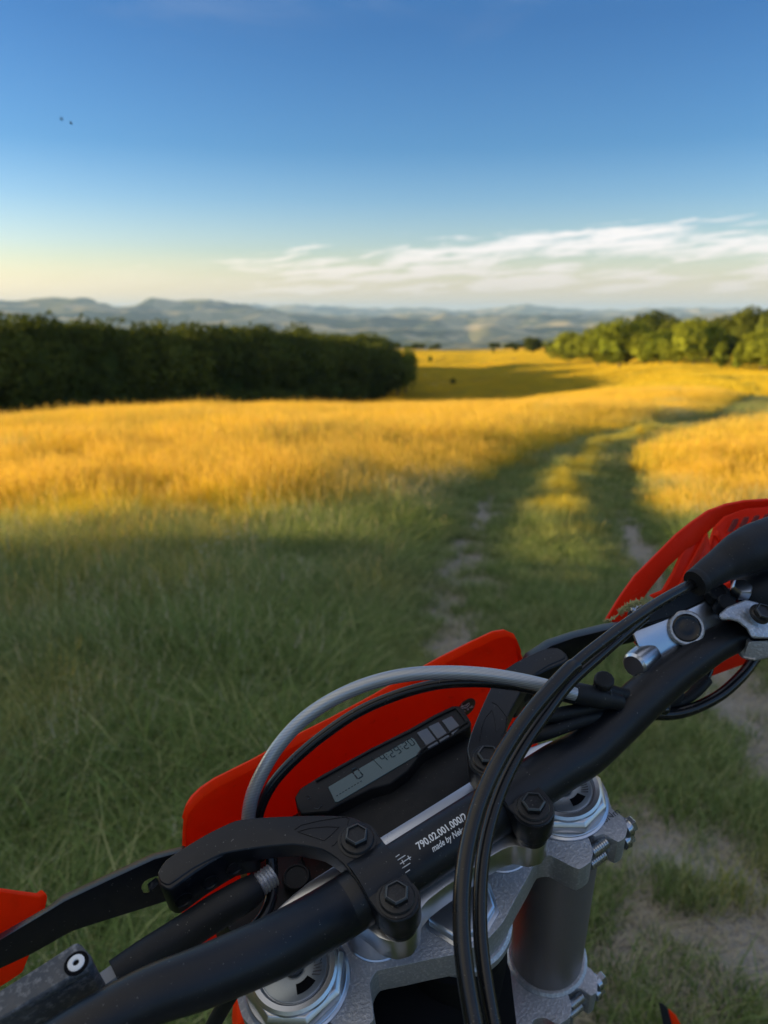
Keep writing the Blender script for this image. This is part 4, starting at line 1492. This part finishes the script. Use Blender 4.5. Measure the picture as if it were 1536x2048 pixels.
    for i, (a, b) in enumerate(tops):
        u = (a - 700) / 335.0
        y = .096 + .026 * (1 - min(1, u * u))
        T0 = L(a, b, y=y)
        for k, dy, dz in rows:
            z = T0.z + dz if k < 3 else min(T0.z + dz, .067 + dz * 1.0)
            if k >= 3: z = T0.z - .014 + (-.115 - (T0.z - .014)) * ((k - 2) / 5)
            x = T0.x * (1 + 1.7 * (T0.z - z))
            V.append((x, y + dy * (1 - .3 * abs(u)), z))
    m_ = len(rows)
    F = [(i * m_ + k, i * m_ + k + 1, (i + 1) * m_ + k + 1, (i + 1) * m_ + k) for i in range(n - 1) for k in range(m_ - 1)]
    mk = part('front_mask', from_vf('front_mask', V, F, ang=50), M_ORANGE, MOTO)
    solid(mk, .0028)
    part('headlight', slab('headlight', [Vector((-.085, .098, -.030)), Vector((.095, .098, -.030)), Vector((.085, .098, -.11)), Vector((-.075, .098, -.11))], (0, .020, 0), .006), M_PLASTIC, mk)
    # oil sticker on the inside
    c = L(932, 1415, y=.104); nrm = Vector((0, -1, 0))
    part('sticker', lathe('sticker', c, nrm, [(.0088, 0), (.0088, .0005), (.0085, .0006)], 36), M_DOT, mk)
    def S(a, b): return L(a, b, y=c.y - .0009)
    zz = lambda a, b: (560 + a / 3.84, 1380 + b / 3.84)
    glyph = [[zz(1390, 130), zz(1412, 122), zz(1430, 118), zz(1452, 98), zz(1456, 112), zz(1440, 130), zz(1418, 138), zz(1396, 142), zz(1390, 130)],
             [zz(1400, 122), zz(1396, 112)], [zz(1410, 160), zz(1420, 156), zz(1416, 166), zz(1428, 160)], [zz(1432, 150), zz(1446, 142), zz(1440, 156), zz(1452, 150)], [zz(1456, 138), zz(1476, 122), zz(1470, 138), zz(1482, 128)]]
    part('oil_can_print', line_mesh('oil_can_print', [[S(*p) for p in g] for g in glyph], .00025, 5), M_PINK, mk)

    # ---------------- speedometer
    zs = .034
    body = [(589, 1594), (600, 1576), (646, 1547), (742, 1495), (820, 1456), (867, 1429), (905, 1411), (916, 1410), (928, 1418), (943, 1445), (940, 1453), (919, 1466), (880, 1487), (845, 1506), (833, 1520), (816, 1541), (781, 1567), (742, 1577), (677, 1609), (656, 1622), (602, 1627), (594, 1614)]
    pb = [L(a, b, z=zs) for a, b in body]
    sp = part('speedometer', prism('speedometer', [(p.x, p.y) for p in pb], .012, zs, .0016, 3), M_PLASTIC, MOTO)
    # bezel lip
    rim = [(632, 1562), (742, 1501), (822, 1462), (868, 1436), (906, 1418), (914, 1418), (932, 1441), (930, 1447), (879, 1478), (846, 1498), (835, 1512)]
    part('bezel', line_mesh('bezel', [smooth_path([L(a, b, z=zs + .0006) for a, b in rim], 4, .001)[0]], .0009, 8), M_PLASTIC, sp)
    lcd = [(656, 1574), (823, 1475), (829, 1478), (844, 1501), (842, 1506), (676, 1604), (670, 1604)]
    lp = [L(a, b, z=zs + .0005) for a, b in lcd]
    scr = part('display', prism('display', [(p.x, p.y) for p in lp], zs - .001, zs + .0006, .0002, 1), M_LCD, sp)
    for bq in ([(834, 1465), (854, 1456), (877, 1486), (857, 1497)], [(857, 1453), (877, 1444), (899, 1473), (880, 1484)], [(884, 1441), (903, 1432), (921, 1454), (905, 1470)]):
        q = [L(a, b, z=zs + .0008) for a, b in bq]
        part('button', prism('button', [(p.x, p.y) for p in q], zs - .001, zs + .0009, .0004, 2), M_BTN, sp)
    # seven-segment figures
    o0 = L(664, 1590, z=zs + .0008); ex = (L(832, 1490, z=zs + .0008) - o0); W = ex.length; ex.normalize(); ey = Vector((0, 0, 1)).cross(ex)
    SEG = {'0': 'abcdef', '1': 'bc', '2': 'abged', '3': 'abgcd', '4': 'fgbc', '5': 'afgcd', '9': 'abfgcd', '8': 'abcdefg'}
    def digit(ch, x, y, w, h, t):
        if ch == ':': return [((x, y + h * .3), (x, y + h * .36)), ((x, y + h * .66), (x, y + h * .72))]
        e = .12 * w
        pos = {'a': ((x + e, y + h), (x + w - e, y + h)), 'd': ((x + e, y), (x + w - e, y)), 'g': ((x + e, y + h / 2), (x + w - e, y + h / 2)),
               'f': ((x, y + h / 2 + e), (x, y + h - e)), 'e': ((x, y + e), (x, y + h / 2 - e)), 'b': ((x + w, y + h / 2 + e), (x + w, y + h - e)), 'c': ((x + w, y + e), (x + w, y + h / 2 - e))}
        return [pos[s_] for s_ in SEG[ch]]
    segs = []
    segs += [(s_, .00045) for s_ in digit('0', W * .30, .0005, .0042, .0085, 1)]
    x = W * .62
    for ch in '4:29:20':
        segs += [(s_, .00030) for s_ in digit(ch, x, .0012, .0028, .0058, 1)]
        x += .0018 if ch == ':' else .0047
    segs += [(((W * .56, -.002), (W * .545, .010)), .00018)]
    for k in range(9): segs.append((((W * (.03 + .034 * k), -.0022), (W * (.045 + .034 * k), -.0022)), .00025))
    V = []; F = []
    for ((ax_, ay_), (bx_, by_)), r in segs:
        a = o0 + ex * ax_ + ey * ay_; b = o0 + ex * bx_ + ey * by_
        v, f = tube_np([tuple(a), tuple(b)], r, 4); i = len(V); V += v; F += [tuple(i + j for j in q) for q in f]
    part('display_figures', from_vf('display_figures', V, F), M_SEG, scr)
    # dark holder between speedometer and bar mount
    ap = [L(a, b, z=.026) for a, b in ((600, 1630), (656, 1624), (742, 1580), (782, 1570), (820, 1543), (846, 1508), (935, 1458), (950, 1500), (950, 1560), (770, 1680), (640, 1660))]
    part('speedometer_holder', prism('speedometer_holder', [(p.x, p.y) for p in ap], -.012, .024, .003), M_PLASTIC, sp)
    part('wiring_box', slab('wiring_box', [Vector((-.090, .026, .012)), Vector((.078, .026, .012)), Vector((.080, .084, -.010)), Vector((-.095, .084, -.010))], (0, 0, -.05), .004), M_PLASTIC, MOTO)
    part('button_mark', line_mesh('button_mark', [[L(a, b, z=zs + .0003) for a, b in r] for r in ([(627, 1616), (636, 1618), (644, 1610)], [(612, 1592), (618, 1590), (621, 1596), (615, 1598)])], .0002, 4), M_GREY, sp)

    # ---------------- cables and hoses
    def cable(name, pts, r, mat, parent=MOTO, seg=18, label=None):
        rr_ = r if hasattr(r, '__len__') else [r] * len(pts)
        return part(name, tube(name, [L(a, b, d=d) for a, b, d in pts], rr_, seg, 10), mat, parent, label)
    cable('throttle_cable', [(1400, 1160, .505), (1380, 1170, .497), (1300, 1216, .475), (1210, 1280, .455), (1135, 1342, .438), (1070, 1414, .422), (1010, 1500, .408), (965, 1590, .393), (938, 1680, .380), (925, 1770, .368), (924, 1870, .357), (933, 1960, .347), (952, 2070, .336)], .0036, M_CABLE)
    cable('throttle_cable', [(1290, 1232, .490), (1200, 1310, .468), (1137, 1368, .450), (1085, 1436, .433), (1036, 1510, .420), (998, 1590, .406), (972, 1680, .392), (961, 1770, .380), (961, 1870, .368), (971, 1960, .357), (990, 2070, .346)], .0036, M_CABLE)
    part('cable_sleeve', tube('cable_sleeve', [L(a, b, d=d) for a, b, d in ((1152, 1330, .4425), (1135, 1342, .438), (1070, 1414, .422), (1010, 1500, .408), (965, 1590, .393), (938, 1680, .380), (925, 1770, .368), (924, 1870, .357), (933, 1960, .347), (952, 2070, .336))], [.0043] * 10, 18, 10), M_CABLE, MOTO)
    # braided brake hose in its clear sleeve
    m, T = new_mat('braided_hose')
    out = T.new('ShaderNodeOutputMaterial'); b = T.new('ShaderNodeBsdfPrincipled')
    tcn = T.new('ShaderNodeTexCoord')
    wv = T.new('ShaderNodeTexWave'); wv.bands_direction = 'DIAGONAL'; wv.inputs['Scale'].default_value = 420; wv.inputs['Distortion'].default_value = 1.0
    T.link(tcn.outputs['Object'], wv.inputs['Vector'])
    T.link(T.mix(wv.outputs['Fac'], (.22, .24, .27, 1), (.46, .50, .54, 1)), b.inputs['Base Color'])
    b.inputs['Metallic'].default_value = .45; b.inputs['Roughness'].default_value = .34
    b.inputs['Coat Weight'].default_value = .8; b.inputs['Coat Roughness'].default_value = .12
    T.link(b.outputs[0], out.inputs[0])
    cable('brake_hose', [(494, 1690, .47), (496, 1640, .468), (505, 1590, .466), (528, 1538, .465), (560, 1488, .466), (605, 1440, .468), (665, 1399, .470), (735, 1368, .472), (810, 1350, .472), (890, 1345, .472), (970, 1349, .470), (1040, 1360, .468), (1100, 1374, .468), (1150, 1388, .470)], .0043, m)
    cable('clutch_hose', [(512, 1660, .478), (520, 1618, .478), (545, 1568, .479), (590, 1518, .480), (650, 1468, .482), (720, 1422, .484), (800, 1388, .485), (880, 1368, .484), (960, 1364, .482), (1030, 1371, .480), (1090, 1384, .480), (1150, 1398, .482), (1240, 1412, .50), (1330, 1420, .52)], .0034, M_CABLE)
    cable('wiring_harness', [(1060, 1474, .478), (1100, 1462, .476), (1170, 1438, .484), (1240, 1424, .50), (1330, 1414, .53)], .0046, M_RUBBER)
    cable('wiring_harness', [(1040, 1446, .480), (1100, 1432, .476), (1160, 1420, .482), (1230, 1405, .495), (1330, 1400, .53)], .0042, M_RUBBER)
    cable('hose_fitting', [(1125, 1382, .474), (1160, 1388, .474), (1200, 1396, .478), (1240, 1404, .484)], [.0062, .0068, .0066, .0050], M_RUBBER)
    part('banjo_bolt', lathe('banjo_bolt', L(1204, 1374, d=.480), (-.1, -.2, 1), [(.0050, -.004), (.0050, .004), (.0062, .0045), (.0062, .0090), (.0052, .0100), (.001, .010)], 12, .0004), M_RUBBER, MOTO)
    cable('hose_fitting', [(1190, 1384, .484), (1215, 1384, .486), (1245, 1390, .492), (1290, 1394, .50)], [.0050, .0052, .0046, .0040], M_RUBBER)
    cable('cable_tie', [(1213, 1364, .477), (1221, 1380, .4745), (1224, 1398, .477)], .0006, M_GREY, seg=6)
    cable('switch_wire', [(1300, 1428, .54), (1345, 1428, .545), (1390, 1416, .55), (1440, 1390, .56), (1480, 1355, .57), (1506, 1322, .58), (1540, 1270, .59)], .0042, M_CABLE)
    cable('switch_wire', [(1330, 1410, .55), (1365, 1402, .552), (1392, 1382, .555), (1412, 1358, .56)], [.0034, .0036, .0044, .0050], M_RUBBER)
    cable('switch_wire', [(1405, 1368, .558), (1418, 1345, .563), (1424, 1320, .568)], .0026, M_CABLE)
    part('wire_junction', slab('wire_junction', [L(a, b, d=.545) for a, b in ((1320, 1385), (1345, 1368), (1366, 1372), (1374, 1390), (1366, 1410), (1336, 1418), (1300, 1418))], (0, .02, -.004), .004), M_RUBBER, MOTO)
    # left side: rubber boot of the clutch line, its metal ends and the loose cables
    cable('line_boot', [(232, 1955, .392), (290, 1916, .400), (360, 1872, .410), (430, 1826, .418), (490, 1790, .424), (516, 1772, .428)], [.0088, .0092, .0094, .0095, .0090, .0074], M_RUBBER)
    part('hose_ferrule', lathe('hose_ferrule', L(246, 1946, d=.393), L(200, 1978, d=.388) - L(246, 1946, d=.393), [(.0074, -.002), (.0074, .010), (.0058, .012), (.0058, .018)], 6, .0004), metal('plated_ferrule', (.13, .15, .19), .4, .5), MOTO)
    V, F = [], []
    a0 = L(508, 1778, d=.427); a1 = L(545, 1750, d=.434); ax = (a1 - a0)
    part('cable_adjuster', lathe('cable_adjuster', a0, ax, [(.0066 if k % 2 else .0058, ax.length * k / 13) for k in range(14)], 20), M_CAST, MOTO)
    cable('loose_cable', [(541, 1700, .447), (544, 1745, .443), (542, 1795, .436), (528, 1832, .428), (505, 1860, .424)], .0036, M_CABLE)
    cable('loose_cable', [(470, 1975, .46), (446, 2015, .47), (415, 2070, .48)], .0046, M_RUBBER)
    part('steering_lock_cap', lathe('steering_lock_cap', L(592, 1752, d=.468), (0, 0, 1), [(.0085, -.03), (.0085, -.001), (.0078, 0), (.0070, 0), (.0066, -.0008), (.001, -.0008)], 32), M_PLASTIC, MOTO)
    part('lock_housing', slab('lock_housing', [Vector((-.118, .028, .010)), Vector((-.070, .028, .010)), Vector((-.062, .072, .004)), Vector((-.128, .072, .004))], (0, 0, -.05), .004), M_PLASTIC, MOTO)
    part('terminal', slab('terminal', [L(a, b, d=.452) for a, b in ((483, 1752), (495, 1747), (497, 1762), (487, 1767))], (0, .004, 0), .0006), metal('brass', (.42, .27, .12), .4, 1), MOTO)

    # ---------------- front brake master cylinder (right)
    def P3(lst, dd=None): return [L(*p[:2], d=(p[2] if len(p) > 2 else dd)) for p in lst]
    mc = part('master_cylinder', slab('master_cylinder', P3([(1262, 1262, .512), (1330, 1236, .516), (1432, 1190, .524), (1448, 1226, .524), (1468, 1262, .522), (1430, 1300, .516), (1350, 1330, .510), (1300, 1332, .508), (1290, 1316, .508), (1272, 1290, .510)]), away(1350, 1260, .030), .003, 3), M_MACH, MOTO)
    ey_ = Vector((-.42, -.52, .74)).normalized()
    part('sight_glass_rim', lathe('sight_glass_rim', L(1373, 1256, d=.5125), ey_, [(.0118, -.004), (.0118, .0004), (.0108, .0012), (.0094, .0012), (.0090, -.001)], 40), M_CAST, mc)
    part('sight_glass', lathe('sight_glass', L(1373, 1256, d=.5125), ey_, [(.0092, -.004), (.0092, .0008), (.0082, .0012), (.006, .0006), (.004, .0010), (.001, .0010)], 40), M_CABLE, mc)
    ca = L(1285, 1318, d=.512); cb = L(1262, 1336, d=.503)
    part('cylinder_end', lathe('cylinder_end', ca, cb - ca, [(.0092, -.008), (.0092, .006), (.0086, .010), (.0070, .0115), (.002, .0115)], 32), M_MACH, mc)
    res = part('reservoir', slab('reservoir', P3([(1252, 1226, .508), (1290, 1206, .512), (1364, 1174, .520), (1420, 1182, .526), (1421, 1196, .523), (1350, 1232, .514), (1300, 1248, .508), (1262, 1246, .505)]), away(1340, 1210, .034), .0025, 3), M_PLASTIC, mc)
    part('reservoir_screw', lathe('reservoir_screw', L(1274, 1219, d=.512), (0, -.35, 1), [(.0052, -.003), (.0052, .0012), (.0042, .0020), (.001, .0014)], 20), M_ZINC, res)
    part('clamp_perch', slab('clamp_perch', P3([(1437, 1229, .500), (1454, 1214, .502), (1491, 1199, .506), (1515, 1205, .507), (1545, 1222, .508), (1600, 1230, .512), (1600, 1282, .505), (1536, 1277, .497), (1503, 1277, .495), (1492, 1257, .496), (1474, 1244, .497), (1460, 1240, .498), (1441, 1241, .499)]), away(1500, 1240, .026), .0024, 3), M_CAST, MOTO)
    part('clamp_perch', slab('clamp_perch', P3([(1494, 1272, .512), (1502, 1282, .504), (1536, 1281, .500), (1600, 1288, .505), (1600, 1325, .505), (1536, 1316, .505), (1511, 1322, .507), (1484, 1317, .512), (1470, 1300, .518)]), away(1510, 1300, .022), .002, 3), M_CAST, MOTO)
    cbp = L(1519, 1229, d=.499)
    bolt(cbp, (0, -.45, .9), rf=.0070, rh=.0056, h=.0060, parent=MOTO, name='perch_bolt')
    part('switch_block', slab('switch_block', P3([(1418, 1184, .528), (1440, 1174, .530), (1468, 1178, .530), (1478, 1196, .526), (1456, 1214, .520), (1440, 1228, .516), (1425, 1215, .518)]), away(1450, 1200, .02), .002), M_PLASTIC, MOTO)
    part('switch_knob', lathe('switch_knob', L(1453, 1206, d=.512), (0, -.3, 1), [(.0062, -.008), (.0062, .001), (.0052, .002), (.001, .002)], 24), M_PLASTIC, MOTO)
    part('switch_ring', lathe('switch_ring', L(1436, 1184, d=.520), (0, -.3, 1), [(.0080, -.006), (.0080, .001), (.0070, .002), (.0050, .002), (.0045, .0005), (.001, .0005)], 24), M_PLASTIC, MOTO)
    part('lever_bolt', lathe('lever_bolt', L(1483, 1178, d=.520), (0, -.2, 1), [(.0074, -.004), (.0074, .001), (.0062, .0035), (.001, .0035)], 6, .0006), M_MACH, MOTO)
    cable('throttle_boot', [(1391, 1166, .497), (1402, 1158, .499), (1440, 1132, .508), (1478, 1110, .514), (1512, 1094, .522), (1560, 1078, .53), (1700, 1030, .55)], [.0082, .0092, .0112, .0148, .0165, .0172, .0175], M_RUBBER)
    part('boot_ring', lathe('boot_ring', L(1394, 1164, d=.4965), L(1380, 1173, d=.494) - L(1394, 1164, d=.4965), [(.0088, -.003), (.0092, .0), (.0086, .0022), (.0045, .0022)], 32), M_RUBBER, MOTO)
    cable('throttle_housing', [(1470, 1190, .548), (1510, 1186, .545), (1560, 1178, .55), (1680, 1150, .56)], [.0150, .0190, .0205, .0205], M_PLASTIC)

    # ---------------- clutch reservoir (left)
    zr = .104
    topf = [(-120, 2050), (-60, 2012), (0, 1979), (39, 1955), (84, 1927), (127, 1899), (145, 1887), (154, 1883), (163, 1889), (180, 1908), (184, 1920), (176, 1936), (148, 1950), (0, 2038), (-120, 2110)]
    tp = [L(a, b, z=zr) for a, b in topf]
    rc = part('clutch_reservoir', prism('clutch_reservoir', [(p.x, p.y) for p in tp], zr - .006, zr, .0018, 3), M_GREY, MOTO)
    cx = sum(p.x for p in tp) / len(tp); cy = sum(p.y for p in tp) / len(tp)
    part('reservoir_body', prism('reservoir_body', [(cx + (p.x - cx) * .985, cy + (p.y - cy) * .93) for p in tp], zr - .045, zr - .006, .003), M_GREY, rc)
    sc_ = L(153, 1927, z=zr + .0002)
    part('cover_screw', lathe('cover_screw', sc_, (0, 0, 1), [(.0037, 0), (.0037, .0008), (.0031, .0012), (.0015, .0012), (.0013, .0002), (.0003, .0002)], 28), M_WHITE, rc)
    part('screw_seat', lathe('screw_seat', sc_, (0, 0, 1), [(.0054, 0), (.0054, .0004), (.0046, .0005)], 32), M_VOID, rc)

    # ---------------- radiator shrouds low on both sides
    s1 = part('radiator_shroud', slab('radiator_shroud', P3([(1336, 2016), (1352, 2030), (1361, 2048), (1376, 2140), (1352, 2140), (1343, 2048)], .78), away(1350, 2040, .02), .001), M_ORANGE, MOTO)
    part('radiator_guard', slab('radiator_guard', P3([(1317, 2004), (1327, 2008), (1335, 2016), (1344, 2048), (1360, 2140), (1334, 2140), (1326, 2048)], .775), away(1330, 2040, .02), .001), M_PLASTIC, s1)
    part('radiator_shroud', slab('radiator_shroud', P3([(476, 2052), (489, 2036), (503, 2020), (514, 2040), (540, 2070), (540, 2120), (470, 2120)], .60), (.01, .03, 0), .001), M_ORANGE, MOTO)

    # ---------------- front wheel, out of the picture, that the fork stands on
    ax0 = Vector((0, .03, -.80))
    V = []; F = []
    for i in range(56):
        a = 6.283185 * i / 56
        for j in range(14):
            b = 6.283185 * j / 14
            r = .298 + .042 * math.cos(b)
            V.append((.038 * math.sin(b), ax0.y + r * math.cos(a), ax0.z + r * math.sin(a)))
    for i in range(56):
        for j in range(14):
            F.append((i * 14 + j, i * 14 + (j + 1) % 14, ((i + 1) % 56) * 14 + (j + 1) % 14, ((i + 1) % 56) * 14 + j))
    wh = part('front_wheel', lathe('front_wheel', ax0 - Vector((.055, 0, 0)), (1, 0, 0), [(.012, 0), (.03, .004), (.022, .02), (.022, .09), (.03, .106), (.012, .11)], 32), M_MACH, MOTO)
    part('tyre', from_vf('tyre', V, F), M_RUBBER, wh)
    part('spokes', line_mesh('spokes', [[ax0 + Vector((.02 * (-1) ** k, .024 * math.cos(k * .3927), .024 * math.sin(k * .3927))), ax0 + Vector((0, .262 * math.cos(k * .3927 + .25 * (-1) ** (k // 2)), .262 * math.sin(k * .3927 + .25 * (-1) ** (k // 2))))] for k in range(16)], .0018, 5), M_ZINC, wh)


build_bike()


# ----------------------------------------------------------------------------- small things
def build_small():
    # ripe grass head caught on the brake reservoir
    pts = [L(1206, 1243, d=.506), L(1228, 1236, d=.503), L(1244, 1222, d=.503), L(1262, 1210, d=.504), L(1284, 1203, d=.506)]
    W = [M_BIKE @ p for p in pts]
    root = W[0]
    P, _ = smooth_path([p - root for p in W], 8, .001)
    rg = random.Random(5)
    V, F = tube_np([tuple(p) for p in P], .0005, 5)
    for i, p in enumerate(P):
        k = i / len(P)
        n = 6 if k < .3 else 22
        if .25 < k < .38: n = 1
        for _ in range(n):
            d = Vector((rg.gauss(0, 1), rg.gauss(0, 1), rg.gauss(0, 1))).normalized()
            L_ = (.0022 if k < .3 else .0034) * rg.uniform(.7, 1.25)
            t = (Vector(P[min(i + 1, len(P) - 1)]) - Vector(P[max(i - 1, 0)])).normalized()
            d = (d + t * .9).normalized()
            a = Vector(p); b = a + d * L_
            s = d.cross(Vector((.3, .5, .8))).normalized() * .00035; s2 = d.cross(s).normalized() * .00035
            m_ = a + d * L_ * .45
            j = len(V); V += [tuple(a), tuple(m_ + s), tuple(m_ + s2), tuple(m_ - s), tuple(m_ - s2), tuple(b)]
            F += [(j, j + 1, j + 2), (j, j + 2, j + 3), (j, j + 3, j + 4), (j, j + 4, j + 1), (j + 5, j + 2, j + 1), (j + 5, j + 3, j + 2), (j + 5, j + 4, j + 3), (j + 5, j + 1, j + 4)]
    me = from_vf('grass_head', V, F)
    o = link_obj('grass_seed_head', me, metal('dry_grass', (.34, .34, .17), .8, 0, .6, 0, 600), None)
    o.location = root
    tag(o, 'pale green grass seed head caught on the right brake reservoir', 'seed head')

    # two small insects in the air, upper left
    for (px, py, d, s, lb) in ((142, 247, .85, .0011, 'small dark insect in the blue sky, lower right of the pair'), (123, 239, 1.5, .0022, 'pale blurred insect in the blue sky, upper left of the pair')):
        c = Vector((0, 0, CAM_H)) + pix_dir(px, py) * d
        r = empty('flying_insect', c); tag(r, lb, 'insect', 'insects in the air at upper left')
        V, F = lathe_vf((0, 0, 0), (1, .2, -.5), [(s * .1, -s * 1.4), (s * .55, -s * .8), (s * .6, 0), (s * .45, s * .8), (s * .35, s * 1.2), (s * .05, s * 1.5)], 10)
        link_obj('body', from_vf('insect_body', V, F), M_VOID, r)
        for q in (-1, 1):
            w = [Vector((0, 0, s * .4)), Vector((-s * .6, q * s * 1.2, s * 1.6)), Vector((s * .5, q * s * 2.0, s * 1.9)), Vector((s * .7, q * s, s * .9))]
            link_obj('wing', slab('insect_wing', w, (0, 0, s * .05)), M_GREY, r)


build_small()
